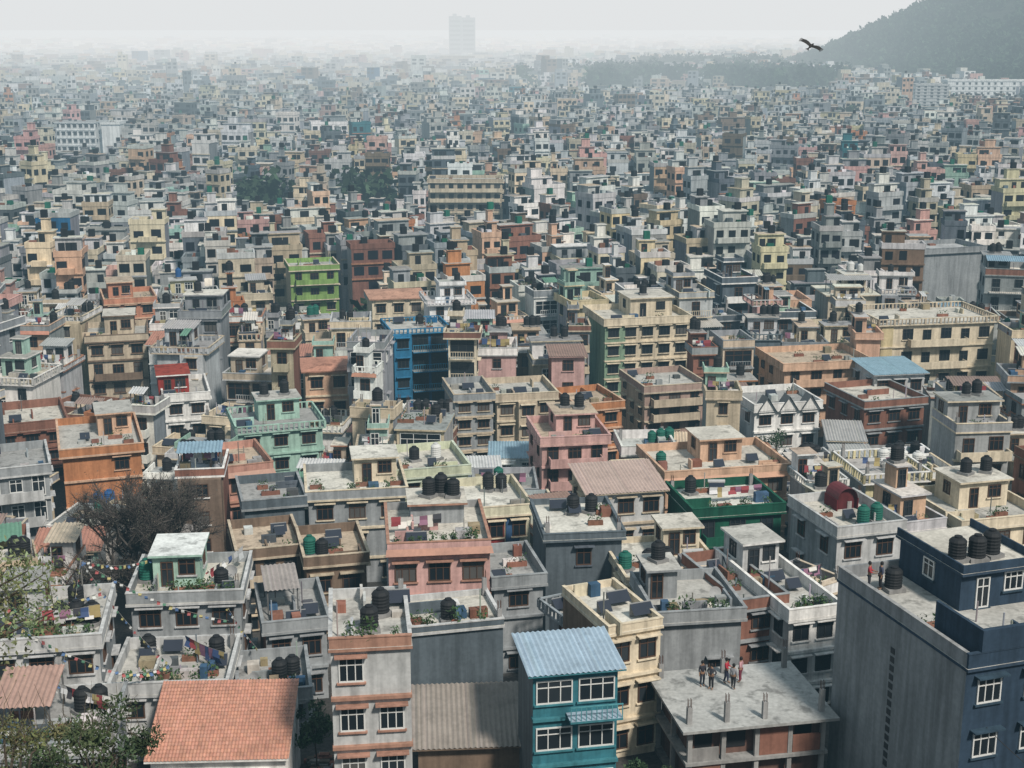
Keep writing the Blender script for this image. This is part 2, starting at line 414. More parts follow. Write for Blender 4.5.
        if rh > 1.8:
            window(ro, (x0+rw*.3, y0, zr+.05), 0, .9, 1.9, fk, False, False, trim, 'door')
            if rw > 2.6: window(ro, (x0+rw*.72, y0, zr+.9), 0, min(1.3, rw*.35), 1.2, fk, False, False, trim)
            if y1-y0 > 2: window(ro, (x1 if side > 0 else x0, (y0+y1)/2, zr+.9), side*pi/2, 1.1, 1.2, fk, False, False, trim)
        top = ((x0+x1)/2, (y0+y1)/2, zr+rh+.16, rw/2, (y1-y0)/2)
        if S.get('room2') and not S.get('roomtin'):
            a = top[0]+S['room2']*top[3]; hw = min(1.3, top[3]*.45); hd = min(1.3, top[4]*.6); z2 = top[2]
            q = MB(); q.box(a-hw, a+hw, top[1]-hd*.4, top[1]+hd, z2+.001, z2+2.0, rc); r2 = q.build('stair_tower', root)
            q = MB(); q.box(a-hw-.2, a+hw+.2, top[1]-hd*.4-.3, top[1]+hd+.15, z2+2.0, z2+2.13, trim, PL, top=rr, tmat=RF); q.build('tower_roof', r2)
            window(r2, (a, top[1]-hd*.4, z2+.05), 0, .8, 1.7, fk, False, False, trim, 'door')
            if R.random() < .7: top = (a, top[1]+hd*.3, z2+2.13, hw*.8, hd*.5)
            else: top = (top[0]-S['room2']*top[3]*.8, top[1], top[2], top[3]*.4, top[4])
        if not S.get('roomtin'): S['tops'].append(top)
    if kind == 'flat' and S.get('canopy'):
        x0f, x1f, y0f, y1f, ch, cc = S['canopy']
        x0, x1, y0, y1 = -w/2+x0f*w, -w/2+x1f*w, -d/2+y0f*d, -d/2+y1f*d
        q = MB(); tin(q, x0-.2, x1+.2, y0-.3, y1+.2, zr+ch, zr+ch+.45, cc); co = q.build('tin_canopy', root)
        for (x, y, e) in ((x0, y0, 0), (x1, y0, 0), (x0, y1, .4), (x1, y1, .4)):
            q = MB(); q.box(x-.05, x+.05, y-.05, y+.05, zr, zr+ch+e, (.12, .12, .12), PN); q.build('post', co)
    for (xf, yf, ht) in S.get('stubs', []):
        q = MB(); x, y = -w/2+xf*w, -d/2+yf*d
        q.box(x-.15, x+.15, y-.15, y+.15, zr, zr+ht, (.32, .315, .31), PL)
        for (a, b) in ((-.09, -.09), (.09, -.09), (-.09, .09), (.09, .09)): q.box(x+a-.015, x+a+.015, y+b-.015, y+b+.015, zr+ht, zr+ht+.55, (.09, .045, .03), PN)
        q.build('column_stub', root)
    if kind == 'flat':
        yb = d/2-.4
        if S.get('room'): yb = -d/2+S['room'][2]*d-.5
        clutter(root, -w/2, w/2, -d/2, yb, zr, S.get('clut', 7), wall)
    S['zr'] = zr
    return root
# ------------------------------------------------------------------ tanks
def tank_meshes(c):
    mb = MB(); prof = [(.52, 0), (.56, .05)]
    for i in range(5): prof += [(.56, .08+i*.2), (.53, .14+i*.2), (.53, .2+i*.2), (.56, .24+i*.2)]
    prof += [(.55, 1.1), (.42, 1.25), (.24, 1.33), (.22, 1.36)]
    mb.lathe(prof, c, PN, 14); l = MB(); l.lathe([(.25, 1.361), (.25, 1.42), (.16, 1.45)], jit(c, .2), PN, 12)
    s = MB(); s.box(-.6, .6, -.6, .6, -.26, -.003, (.25, .245, .24))
    return mb.mesh('water_tank'), l.mesh('lid'), s.mesh('plinth')
TK = {'black': tank_meshes((.015, .016, .018)), 'green': tank_meshes((.012, .11, .08)), 'white': tank_meshes((.6, .6, .58)), 'blue': tank_meshes((.02, .09, .25))}
PEND = []
def tank(x, y, z, c, stem, sc_=1.0):
    a, b, e = TK[c]; o = link('water_tank', a, None, (x, y, z+.262*sc_), R.uniform(0, 6)); o.scale = (sc_, sc_, sc_*R.uniform(.95, 1.15))
    link('lid', b, o); link('plinth', e, o)
    tag(o, '', 'water tank', 'water tanks on the rooftops'); PEND.append((o, c+' water tank on '+stem, proj(x, y, z)[0]))
# ------------------------------------------------------------------ palette
P = dict(cream=(.70, .60, .45), beige=(.56, .465, .35), white=(.82, .80, .77), grey=(.315, .33, .34), dark=(.12, .145, .165),
         pale=(.54, .54, .535), pink=(.62, .38, .345), peach=(.65, .425, .295), orange=(.50, .22, .105), terra=(.36, .145, .085), mint=(.37, .54, .455),
         teal=(.045, .19, .235), blue=(.022, .12, .24), lime=(.25, .39, .12), green=(.013, .095, .058), brick=(.26, .125, .09), yellow=(.67, .58, .37), brown=(.21, .15, .11))
C = P
LMI = []; FOOT = []
def obb(a):
    cx, cy, hw, hd, yw = a; c, s = cos(yw), sin(yw)
    return [(cx+x*c-y*s, cy+x*s+y*c) for x, y in ((-hw, -hd), (hw, -hd), (hw, hd), (-hw, hd))]
def overlap(a, b, mar=.5):
    if hypot(a[0]-b[0], a[1]-b[1]) > hypot(a[2], a[3])+hypot(b[2], b[3])+mar: return False
    A, B = obb((a[0], a[1], a[2]+mar, a[3]+mar, a[4])), obb(b)
    for yw in (a[4], a[4]+pi/2, b[4], b[4]+pi/2):
        ax = (cos(yw), sin(yw)); pa = [p[0]*ax[0]+p[1]*ax[1] for p in A]; pb = [p[0]*ax[0]+p[1]*ax[1] for p in B]
        if max(pa) <= min(pb) or max(pb) <= min(pa): return False
    return True
TC = (.42, .235, .17)
NAVY = (.034, .058, .092)
LM = [
('grey banded house', 'narrow grey white house with peach bands between storeys and white window frames', 330,638,410,634,72,7,(.50,.505,.50),'grey',dict(n=4,trim=TC,fk='w',cols=2,ww=1.7,sidewin=False,pcol=TC,pside=C['pale'],cop=C['pale'],rail='wall',ph=.6,ov=.12,clut=8,tanks=[('black',.5,.3,0),('black',.66,.6,0)],stubs=[(.95,.95,1.2)])),
('slate grey rendered house', 'windowless slate grey rendered house beside the narrow grey banded house', 410,627,503,618,84.3,5.2,(.105,.13,.15),(.105,.13,.15),dict(n=3,trim=C['pale'],nofront=1,sidewin=False,band=False,ov=.08,roofc=RC[1],pcol=(.105,.13,.15),pside=C['pale'],ph=.4,clut=9,stubs=[(.97,.95,1.3),(.97,.05,1.0),(.03,.95,1.2)],tanks=[('black',.45,.25,0)])),
('rusty tin shed', 'low brown shed under a rusty corrugated metal roof', 418,745,532,741,79.3,4.6,'brown','brown',dict(n=1,kind='tin',roofc=(.30,.265,.235),trim=C['brown'],nofront=1,sidewin=False,rise=1.7)),
('teal house', 'teal house with blue corrugated metal roof, wide windows and projecting balcony', 533,672,618,665,75.6,4.6,'teal',(.17,.185,.195),dict(n=3,kind='tin',roofc=(.36,.46,.55),trim=(.06,.22,.26),fk='w',cols=2,ww=2.4,wf=.86,hood=False,balc=[2],brail='bars',railc=(.10,.32,.36),bw=.62,bxo=.2,sidewin=False,rise=.3)),
('cream corner house', 'cream house with bare flat roof right behind the teal house', 608,626,661,617,82.3,7,'cream','brown',dict(n=3,trim=C['cream'],cols=2,fk='b',roofc=RC[3],ph=.5,ov=.1,sidewin=False)),
('low unfinished concrete building', 'low unfinished building whose concrete roof slab carries people and bare column stubs', 688,726,828,713,77,7,'brick','brick',dict(n=2,frame=1,rail='none',ph=.05,ov=.5,trim=(.36,.36,.35),roofc=(.42,.42,.405),nofront=1,sidewin=False,clut=0,stubs=[(.02,.05,1.1),(.28,.03,1.3),(.55,.03,1.1),(.97,.06,1.5),(.03,.95,1.0),(.97,.95,1.4),(.5,.95,1.0)])),
('big slate navy building', 'big building with slate navy front and grey concrete side wall with small vents', 968,654,1109,632,68.4,13,NAVY,(.28,.295,.305),dict(n=4,trim=(.04,.065,.10),fk='w',cols=3,ww=1.5,sidewin=False,band=False,vents=1,ov=.08,roofc=RC[0],pcol=NAVY,pside=(.29,.30,.31),cop=(.34,.34,.34),clut=7,raised=1.3,room=(.45,1.0,.5,.98,2.3,NAVY,RC[1]),rpar=1,tanks=[('black',.53,.62,1),('black',.66,.6,1),('black',.79,.62,1),('black',.24,.8,0)])),
('tiled roof house', 'house with wide sloping salmon terracotta tiled roof near bottom left', 150,758,288,755,75.3,6,'white','white',dict(n=1,kind='tile',roofc=(.55,.275,.195),trim=C['white'],cols=3,rise=1.9,sidewin=False)),
('laundry terrace house', 'low grey house with a terrace hung with washing behind the tiled roof', 112,682,225,678,82,6.5,'pale','grey',dict(n=2,trim=C['pale'],roofc=RC[0],cols=3,clut=20,tanks=[('black',.2,.8,0),('black',.85,.7,0)],stubs=[(.97,.95,1.1)])),
('mint rooftop room house', 'grey house with a mint green room on its flat roof', 130,592,240,588,92,7,'grey','grey',dict(n=3,trim=C['pale'],roofc=RC[1],cols=3,clut=12,room=(.16,.6,.38,.95,2.4,(.42,.6,.5),(.78,.8,.78)),redge=C['mint'],tanks=[('green',.07,.55,0),('black',.8,.3,0)],stubs=[(.97,.05,1.2)])),
('left terrace house', 'grey terrace house at left edge with black tanks and prayer flags', -20,640,98,632,81.3,8,'pale','grey',dict(n=3,trim=C['pale'],roofc=RC[0],cols=3,clut=20,room=(.1,.45,.55,.95,2.4,C['pale'],RC[2]),tanks=[('black',.62,.4,0),('black',.76,.42,0),('black',.9,.4,0),('black',.7,.8,0)])),
('bottom left terrace', 'weathered low terrace house in the bottom left corner', -20,745,105,738,73,7,'pale','grey',dict(n=2,trim=C['grey'],roofc=RC[2],cols=3,clut=20,canopy=(.05,.5,.3,.9,2.1,(.42,.27,.22)),tanks=[('black',.7,.7,0),('black',.84,.72,0)])),
('pink terrace house', 'pink house with thin tiled roof ledge, potted plants and black tanks on its terrace', 388,543,490,539,97,9,'pink','grey',dict(n=3,trim=TC,skirt=(.40,.2,.14),ov=.12,roofc=RC[1],cols=3,ww=1.7,fk='b',clut=10,ph=.6,vis=7,sidewin=False,pcol=C['pink'],pside=(.36,.36,.36),room=(.25,.8,.6,.98,1.6,C['grey'],RC[1]),tanks=[('black',.45,.75,1),('black',.58,.8,1),('black',.7,.72,1)])),
('charcoal concrete house', 'dark charcoal concrete house with pale roof right of the pink terrace house', 546,533,622,530,104,8,'dark','dark',dict(n=3,trim=C['dark'],band=False,cols=3,skip=.5,sidewin=False,roofc=RC[3],ph=.5,stubs=[(.03,.05,1.2),(.97,.05,1.0)],tanks=[('black',.5,.7,0),('black',.75,.7,0)])),
('small grey gap house', 'small grey house squeezed between pink terrace house and charcoal concrete house', 494,576,543,572,98,6.5,'grey','grey',dict(n=3,trim=C['grey'],cols=1,roofc=RC[2])),
('grey plaster house', 'grey plaster house with roof terrace behind the people on the slab', 657,611,742,606,90,7,'grey','grey',dict(n=3,trim=C['grey'],band=False,cols=2,skip=.45,sidewin=False,roofc=RC[0],clut=14,room=(.05,.4,.55,.95,2.2,C['grey'],RC[0]),tanks=[('black',.22,.75,1)])),
('cream flat roof house', 'cream house with row of tanks on its flat roof', 628,576,722,570,99.5,8,'cream','beige',dict(n=3,trim=C['cream'],cols=3,roofc=RC[3],ph=.5,clut=10,tanks=[('green',.05,.3,0),('black',.3,.3,0),('black',.5,.3,0)],room=(.55,.95,.6,.95,2.3,C['cream'],RC[1]))),
('long white house', 'long white house with planted terrace left of the big slate navy building', 790,608,838,602,91,12,'white','pale',dict(n=3,trim=C['white'],cols=2,fk='d',roofc=RC[0],clut=15,room=(.1,.9,.7,.98,2.4,C['pale'],RC[0]))),
('narrow brown house', 'narrow brown brick house left of the long white house', 740,598,784,592,93,9,'brick','brick',dict(n=3,trim=C['grey'],cols=1,roofc=RC[2],clut=10)),
('dark green house', 'compact dark green house with pale roof terrace', 694,508,782,502,118,7.5,'green','green',dict(n=3,trim=(.014,.10,.06),cols=3,fk='d',roofc=RC[3],pcol=(.012,.085,.052),balc=[2],railc=(.014,.10,.06),tanks=[('black',.2,.8,0)],stubs=[(.97,.95,1.2),(.03,.95,1.0)])),
('red arch house', 'grey house with small dark red arched shelter and green tanks on its roof', 838,526,902,519,108,8,'pale','grey',dict(n=3,trim=C['pale'],cols=2,roofc=RC[1],arch=1,tanks=[('green',.55,.2,0),('green',.8,.25,0)])),
('right edge cream house', 'cream terrace house at right edge behind the slate navy building', 962,520,1045,512,115,9,'cream','beige',dict(n=3,trim=C['cream'],cols=3,roofc=RC[0],room=(.3,.9,.5,.95,2.5,C['cream'],RC[1]),tanks=[('black',.5,.7,1),('black',.75,.7,1)],balc=[2])),
('red and blue panel house', 'pale yellow house with dark red and blue wall panels', 462,508,530,503,115,8,(.66,.62,.46),'beige',dict(n=3,trim=C['cream'],cols=3,panels=[(.36,.62,.05,1,(.23,.03,.03)),(.64,.84,.05,.98,(.05,.11,.22))],roofc=RC[3],sidewin=False,vis=6,tanks=[('black',.8,.8,0),('black',.6,.8,0)])),
('cream topped grey house', 'wide grey concrete house with pale roof beyond the pink terrace house', 308,491,405,486,122,8,'grey','grey',dict(n=3,trim=C['cream'],cols=3,skip=.3,roofc=RC[3],room=(.5,.95,.5,.95,2.4,C['cream'],RC[3]))),
('tan flat house', 'tan house with dusty flat roof left of the pink terrace house', 306,556,366,551,106,7,'brown','brown',dict(n=2,trim=C['beige'],cols=2,roofc=RC[4],tanks=[('green',.1,.3,0),('black',.3,.25,0)])),
('small brick house', 'small brick and concrete house left of the narrow grey banded house', 265,621,326,615,92,7,'grey','brick',dict(n=2,trim=C['grey'],cols=2,roofc=RC[2],clut=12,canopy=(.1,.6,.4,.9,2.0,(.36,.32,.3)))),
('small grey lane house', 'small grey house beside the tiled roof with clutter on its terrace', 240,691,308,685,84,6,'grey','grey',dict(n=2,trim=C['grey'],cols=2,roofc=RC[2],clut=14,tanks=[('black',.6,.4,0),('black',.8,.5,0)])),
('dark open floor house', 'dark brown house with open floors behind the mint green room', 238,549,300,543,108,7,'brown','brown',dict(n=3,trim=C['beige'],cols=3,ww=1.8,fk='d',roofc=RC[4],balc=[2])),
('orange house', 'orange painted house with large flat terrace at left', 62,449,140,442,140,12,'orange','orange',dict(n=3,trim=C['peach'],cols=2,skip=.5,roofc=RC[0],ov=.4,clut=10,room=(.5,.95,.55,.95,2.4,C['peach'],RC[0]))),
('brick terrace house', 'dark red brick house with walled terrace at far left', -5,425,66,418,155,10,'brick','brick',dict(n=3,trim=C['brick'],cols=3,roofc=RC[1],ph=1.0)),
('left edge grey house', 'grey house with pale window frames at left edge beside the bare tree', -20,470,48,463,125,8,'grey','grey',dict(n=4,trim=C['pale'],fk='w',cols=3,roofc=RC[2],balc=[2,3])),
('mint house', 'mint green house with ornate roof railing', 238,426,322,419,150,8,'mint','pale',dict(n=3,trim=C['mint'],cols=3,roofc=RC[2],rail='bars',pcol=C['mint'],room=(.3,.8,.5,.95,2.4,C['mint'],RC[0]),tanks=[('black',.4,.7,1),('black',.65,.7,1)])),
('pink balcony house', 'tall pink house with dark balconies in middle of the city', 542,437,608,434,140,8,'pink','pink',dict(n=4,trim=C['pink'],cols=3,roofc=RC[4],balc=[2,3],room=(.3,.9,.4,.95,2.2,C['pink'],RC[4]),tanks=[('black',.5,.7,1),('black',.7,.6,1)],vis=6)),
('bright blue house', 'bright blue building with stacked balconies', 392,329,448,326,179,7,'blue','blue',dict(n=5,trim=(.04,.20,.36),cols=3,fk='d',roofc=RC[0],open=1,balc=[1,2,3,4],brail='bars',railc=(.05,.26,.42),bay=0,baycol=(.03,.17,.31),bw=.66,bxo=.17,vis=10,rail='bars',pcol=(.04,.2,.36),ph=.6,tanks=[('black',.6,.6,0)])),
('green sided apartment block', 'cream apartment block with muted green stair tower and left wall', 605,319,690,315,187,10,'cream',(.25,.35,.25),dict(n=5,trim=C['cream'],cols=5,fk='d',panels=[(0,.24,0,1.0,(.23,.33,.23))],sidewin=False,roofc=RC[1],vis=12,room=(.4,.9,.4,.95,2.6,C['cream'],RC[1]),tanks=[('black',.6,.6,1)])),
('wide beige block', 'wide beige apartment block at right with many balconies', 880,319,995,315,187,10,'cream','cream',dict(n=4,trim=C['cream'],cols=6,fk='d',roofc=RC[1],balc=[2,3],bw=.5,vis=9,rail='bars',pcol=C['beige'],panels=[(.02,.12,0,1.0,(.6,.5,.3))])),
('lime green house', 'lime green house with cream parapet and balconies', 290,266,338,264,242,8,'lime','cream',dict(n=4,trim=C['cream'],cols=3,roofc=RC[0],balc=[2,3],railc=C['lime'],vis=7.5,pcol=C['lime'])),
('brown and cream house', 'brown and cream house with dark windows at left', 86,336,146,333,184.7,9,'beige','cream',dict(n=4,trim=C['brown'],cols=3,roofc=RC[0],vis=8,balc=[2],room=(.3,.8,.4,.95,2.6,C['beige'],RC[1]))),
('peach balcony house', 'peach house with wide roof terrace and balconies at right', 785,363,870,359,175,9,'peach','peach',dict(n=4,trim=C['peach'],cols=4,roofc=RC[4],balc=[2,3],vis=7,ov=.5)),
('blank concrete block', 'tall blank grey concrete block at right', 925,249,985,246,248,9,'grey','grey',dict(n=5,trim=C['grey'],nofront=1,sidewin=False,band=False,roofc=RC[5],vis=10)),
('long cream block', 'long cream building with rows of dark windows in distance', 428,179,502,178,363,10,'beige','beige',dict(n=5,trim=C['cream'],cols=8,fk='d',roofc=RC[0],vis=12,balc=[3,4],bw=.95)),
('tall white institution', 'large white multi-storey building in hazy distance at left', 54,122,99,121,564,14,(.88,.88,.87),'white',dict(n=5,trim=(.85,.85,.84),cols=7,fk='d',roofc=RC[5],vis=14,lo=0,rail='none',ph=.1)),
('white annex block', 'blank white block joined beside the large white building', 101,122,121,121.5,566,12,(.88,.88,.87),'white',dict(n=5,trim=C['white'],nofront=1,sidewin=False,band=False,roofc=RC[5],vis=12)),
('beige bay house', 'beige house with projecting bay right of the bright blue house', 497,394,556,391,165,8,'beige','cream',dict(n=3,trim=C['cream'],cols=3,bay=1,roofc=RC[0],vis=6)),
('grey striped house', 'grey house with pale floor bands beside the beige bay house', 455,394,493,392,163,8,'grey','grey',dict(n=4,trim=C['beige'],cols=2,roofc=RC[0],vis=7)),
('salmon roof house', 'peach house with low salmon hipped roof in middle left', 305,371,350,369,172,7,'peach','beige',dict(n=3,kind='hip',roofc=(.52,.26,.185),trim=C['cream'],cols=2,rise=.5)),
('red rooftop box house', 'white house with bright red box room on its roof', 164,394,208,391,165,9,'white','grey',dict(n=3,trim=C['white'],cols=2,roofc=RC[0],room=(-.1,.6,.3,.9,2.4,(.30,.04,.03),(.34,.06,.04)))),
('faded orange roof house', 'cream house with low faded orange roof beyond the bright blue house', 372,299,425,297,220,8,'cream','cream',dict(n=3,kind='hip',roofc=(.55,.31,.22),trim=C['cream'],cols=3,rise=.4)),
('coral house', 'coral orange house with stepped terraces at left distance', 105,299,155,296,215,9,(.55,.25,.16),(.5,.24,.15),dict(n=4,trim=C['peach'],cols=3,roofc=RC[4],room=(.1,.6,.4,.95,2.6,(.55,.25,.16),RC[4]))),
('right brick house', 'red brick house with open terrace at right', 865,401,925,396,160,9,'brick','brick',dict(n=3,trim=C['grey'],cols=3,roofc=RC[1])),
('blue tin roof house', 'low pale house with light blue tin roof at right', 875,374,925,372,170,7,'pale','pale',dict(n=3,kind='tin',roofc=(.30,.44,.52),trim=C['pale'],cols=3,rise=.4)),
('pink tin roof house', 'house with dusty pink tin roof in front of pink balcony house', 588,493,664,488,122,6,'pale','beige',dict(n=3,kind='tin',roofc=(.50,.38,.33),trim=C['beige'],cols=3,rise=.9)),
('peach terrace house', 'long peach house with orange trim behind dark green house', 666,471,788,463,131,9,'peach','peach',dict(n=3,trim=C['peach'],cols=5,roofc=RC[1],skirt=(.5,.27,.17),clut=10,tanks=[('green',.05,.4,0),('black',.5,.8,0)],room=(.4,.75,.5,.95,2.3,C['peach'],RC[1]))),
('orange topped house', 'small orange house right behind pink balcony house', 578,404,622,400,162,8,'orange','orange',dict(n=3,trim=C['peach'],cols=2,roofc=RC[4])),
('dusty brown house', 'dusty brown and pink house with balconies right of centre', 645,386,705,382,170,9,(.42,.3,.25),'beige',dict(n=4,trim=C['beige'],cols=3,roofc=RC[0],balc=[2,3],vis=6)),
('white pediment house', 'white house with gabled pediments on its roof at right', 755,404,820,400,160,8,'white','pale',dict(n=3,trim=C['white'],cols=3,roofc=RC[2],gables=1,vis=5)),
('yellow green house', 'pale yellow green house with several tanks on roof', 378,471,468,464,129,8,(.6,.63,.46),(.55,.57,.45),dict(n=3,trim=(.57,.62,.5),cols=4,roofc=RC[1],clut=10,tanks=[('black',.2,.6,0),('black',.5,.6,0),('white',.75,.6,0)])),
('coral roof house', 'coral pink house with terracotta parapet right of the bare tree', 226,466,270,461,132,8,(.52,.28,.22),(.47,.26,.21),dict(n=3,trim=TC,cols=2,roofc=RC[4],skirt=TC)),
('blank slate wall house', 'house with blank dark grey end wall right of the bare tree', 244,500,304,495,120,7,'dark','grey',dict(n=3,trim=C['grey'],nofront=1,band=False,roofc=RC[2],sidewin=False)),
('hillside grey block', 'pale grey tower block near foot of the wooded hill', 916,84,942,83,900,14,'pale','white',dict(n=8,trim=C['pale'],cols=5,fk='d',roofc=RC[5],vis=16,lo=0)),
('long hillside block', 'long low white building below the wooded hill', 948,80,1018,78,1020,16,(.88,.88,.87),'white',dict(n=4,trim=C['white'],cols=14,fk='d',roofc=RC[3],vis=13,lo=0)),
]
HG = 'houses packed across the near and middle city'
INFO = {}
def colr(c): return C[c] if isinstance(c, str) else c
for (ref, label, xl, yl, xr, yr, Y, dep, wl, sd, S) in LM:
    p0 = atY(xl, yl, Y); p1 = atZ(xr, yr, p0[2]); z = p0[2]
    w = hypot(p1[0]-p0[0], p1[1]-p0[1]); yw = atan2(p1[1]-p0[1], p1[0]-p0[0])
    if abs(yw) > .5: yw *= .5
    if Y > 300: yw = 0; w = p1[0]-p0[0]
    cx = p0[0]+cos(yw)*w/2-sin(yw)*dep/2; cy = p0[1]+sin(yw)*w/2+cos(yw)*dep/2
    g = gz(cy); h = z-g
    S = dict(S); S['wall'] = colr(wl); S['side'] = colr(sd); S.setdefault('roofc', RC[0])
    S['trim'] = S.get('trim', C['pale'])
    root = house(w, dep, h, S, Y < 200, 1 if cx < 0 else -1)
    root.location = (cx, cy, g); root.rotation_euler[2] = yw
    tag(root, label, 'house' if Y < 300 else 'building', HG)
    mpx = F/(cy*CP+(CZ-z)*SP)
    LMI.append(dict(ref=ref, px0=min(xl, xr), px1=max(xl, xr), py=(yl+yr)/2, pyb=(yl+yr)/2+S.get('vis', 5.0)*mpx*.92, cx=cx, cy=cy))
    FOOT.append((cx, cy, w/2, dep/2, yw))
    def loc(lx, ly, lz, cx=cx, cy=cy, yw=yw, g=g): return (cx+lx*cos(yw)-ly*sin(yw), cy+lx*sin(yw)+ly*cos(yw), g+lz)
    INFO[ref] = dict(loc=loc, w=w, d=dep, zr=S['zr'], h=h, yw=yw, root=root, g=g)
    for (c, xf, yf, onroom) in S.get('tanks', []):
        zz = S['zr']
        if onroom and S['tops']: zz = S['tops'][0][2]
        x, y, zz = loc(-w/2+xf*w, -dep/2+yf*dep, zz)
        tank(x, y, zz, c, ref, .95)
    if S.get('arch'):
        mb = MB(); n = 10; r = .95; AC = (.13, .018, .022)
        for i in range(n):
            a, b = pi*i/n, pi*(i+1)/n
            mb.face([(r*cos(a)+.9, 1.2, 1.0+r*sin(a)), (r*cos(b)+.9, 1.2, 1.0+r*sin(b)), (r*cos(b)+.9, 3.4, 1.0+r*sin(b)), (r*cos(a)+.9, 3.4, 1.0+r*sin(a))], AC, MT)
        mb.face([(.9-r, 1.6, 0), (.9+r, 1.6, 0)]+[(r*cos(pi*i/n)+.9, 1.6, 1.0+r*sin(pi*i/n)) for i in range(n+1)], (.10, .02, .022))
        mb.box(.9-r-.08, .9-r, 1.2, 3.4, 0, 1, AC); mb.box(.9+r, .9+r+.08, 1.2, 3.4, 0, 1, AC)
        mb.build('arched_shelter', root, (0, 0, S['zr']))
    if S.get('gables'):
        for k in range(3):
            x = -w/2+(k+.5)*w/3; q = MB(); y = -dep/2-.45
            q.face([(x-1.1, y, S['zr']-.1), (x+1.1, y, S['zr']-.1), (x, y, S['zr']+1.5)], C['white'])
            q.face([(x+1.25, y-.3, S['zr']-.2), (x+1.25, y+1.5, S['zr']-.2), (x, y+1.5, S['zr']+1.65), (x, y-.3, S['zr']+1.65)], (.12, .125, .13), MT)
            q.face([(x-1.25, y+1.5, S['zr']-.2), (x-1.25, y-.3, S['zr']-.2), (x, y-.3, S['zr']+1.65), (x, y+1.5, S['zr']+1.65)], (.12, .125, .13), MT)
            q.build('gable', root)
# protected tree views
BT = atY(142, 590, 106)
for (a, b, py, pyb, cy) in ((68, 216, 460, 590, 104), (245, 292, 186, 206, 372), (340, 398, 182, 202, 385), (835, 880, 100, 112, 700), (525, 830, 74, 87, 1120)):
    LMI.append(dict(ref=None, px0=a, px1=b, py=py, pyb=pyb, cx=0, cy=cy))
FOOT.append((BT[0], 108, 5, 5, 0)); FOOT.append((-64, 372, 9, 7, 0)); FOOT.append((-38.5, 385, 9, 7, 0))
# ------------------------------------------------------------------ potted plants
def pot_meshes(seed):
    q = MB(); q.lathe([(.13, 0), (.19, .3), (.21, .3), (.2, .27)], (.28, .11, .07), PN, 10)
    l = MB()
    for i in range(70):
        a = R.uniform(0, 2*pi); r = R.uniform(0, .38); z = .3+R.uniform(0, .75)
        l.leaf((r*cos(a), r*sin(a), z), R.uniform(.14, .28), jit((.05, .095, .035), .4))
    return q.mesh('potted_plant'), l.mesh('foliage')
POTS = [pot_meshes(i) for i in range(3)]
def pots(ref, pts):
    I = INFO[ref]
    for (lx, ly) in pts:
        a, b = R.choice(POTS); o = link('potted_plant', a, None, I['loc'](lx, ly, I['zr']+.002), R.uniform(0, 6))
        s = R.uniform(.9, 1.5); o.scale = (s, s, s); link('foliage', b, o)
        tag(o, '', 'potted plant', 'potted plants on '+ref); PEND.append((o, 'green potted plant on terrace of '+ref, proj(*o.location)[0]))
for ref, k in (('pink terrace house', 8), ('long white house', 6), ('mint rooftop room house', 5), ('laundry terrace house', 6), ('left terrace house', 7), ('dark green house', 4), ('bottom left terrace', 7), ('grey plaster house', 4), ('cream topped grey house', 4), ('grey banded house', 3), ('slate grey rendered house', 3), ('small grey lane house', 4)):
    I = INFO[ref]
    pots(ref, [(-I['w']/2+.5+(I['w']-1)*(i+R.uniform(.2, .8))/k, -I['d']/2+.25) for i in range(k)])
# ------------------------------------------------------------------ procedural houses
def blocked(cx, cy, hw, hd, yw, top):
    xs = []; ys = []
    for (x, y) in obb((cx, cy, hw, hd, yw)):
        a, b, _ = proj(x, y, top); xs.append(a); ys.append(b)
    x0, x1, y0 = min(xs), max(xs), min(ys)
    for l in LMI:
        if l['cy'] > cy and x1 > l['px0']+3 and x0 < l['px1']-3 and y0 < l['pyb']: return True
    return False
PAL = [('cream', 'cream', 20), ('beige', 'beige', 13), ('white', 'white', 17), ('grey concrete', 'grey', 17), ('dark grey', 'dark', 8), ('pale grey', 'pale', 13), ('pink', 'pink', 6), ('peach', 'peach', 7),
       ('mint green', 'mint', 2.2), ('brick', 'brick', 6), ('brown', 'brown', 5), ('pale yellow', 'yellow', 2.5), ('orange', 'orange', 1.1), ('blue', 'blue', .5), ('teal', 'teal', .5)]
def yawf(x, y): return .30*sin(x*.021+1.3)+.28*sin(y*.027-x*.011)+.12*sin(y*.06+2)
PROC = []; MAXP = 295
att = 0; YM = 220
while att < 30000 and len(PROC) < MAXP:
    att += 1
    Y = math.sqrt(R.uniform(86**2, YM**2)); x = R.uniform(-1, 1)*(Y*.372+5)
    f = 1.0 if att < 6000 else (.84 if att < 13000 else .66)
    w, d = R.uniform(4.1, 7.4)*f, R.uniform(4.8, 7.8)*f
    yw = yawf(x, Y)+R.uniform(-.12, .12)
    fp = (x, Y, w/2, d/2, yw)
    if any(overlap(fp, q, .3) for q in FOOT): continue
    g = gz(Y)
    nmax = R.choices((2, 3, 4, 5), (1.4, 4.2, 4.6, 2.2))[0]
    ok = False; opts = (2, 1, 0) if R.random() < .36 else ((1, 0) if R.random() < .65 else (0,))
    for n in range(nmax, 1, -1):
        h = n*R.uniform(2.6, 3.05)+.8
        for room in opts:
            if not blocked(x, Y, w/2, d/2, yw, g+h+(.2, 2.4, 4.6)[room]): ok = True; break
        if ok: break
    if not ok: continue
    FOOT.append(fp); PROC.append((x, Y, w, d, yw, g, n, h, room))
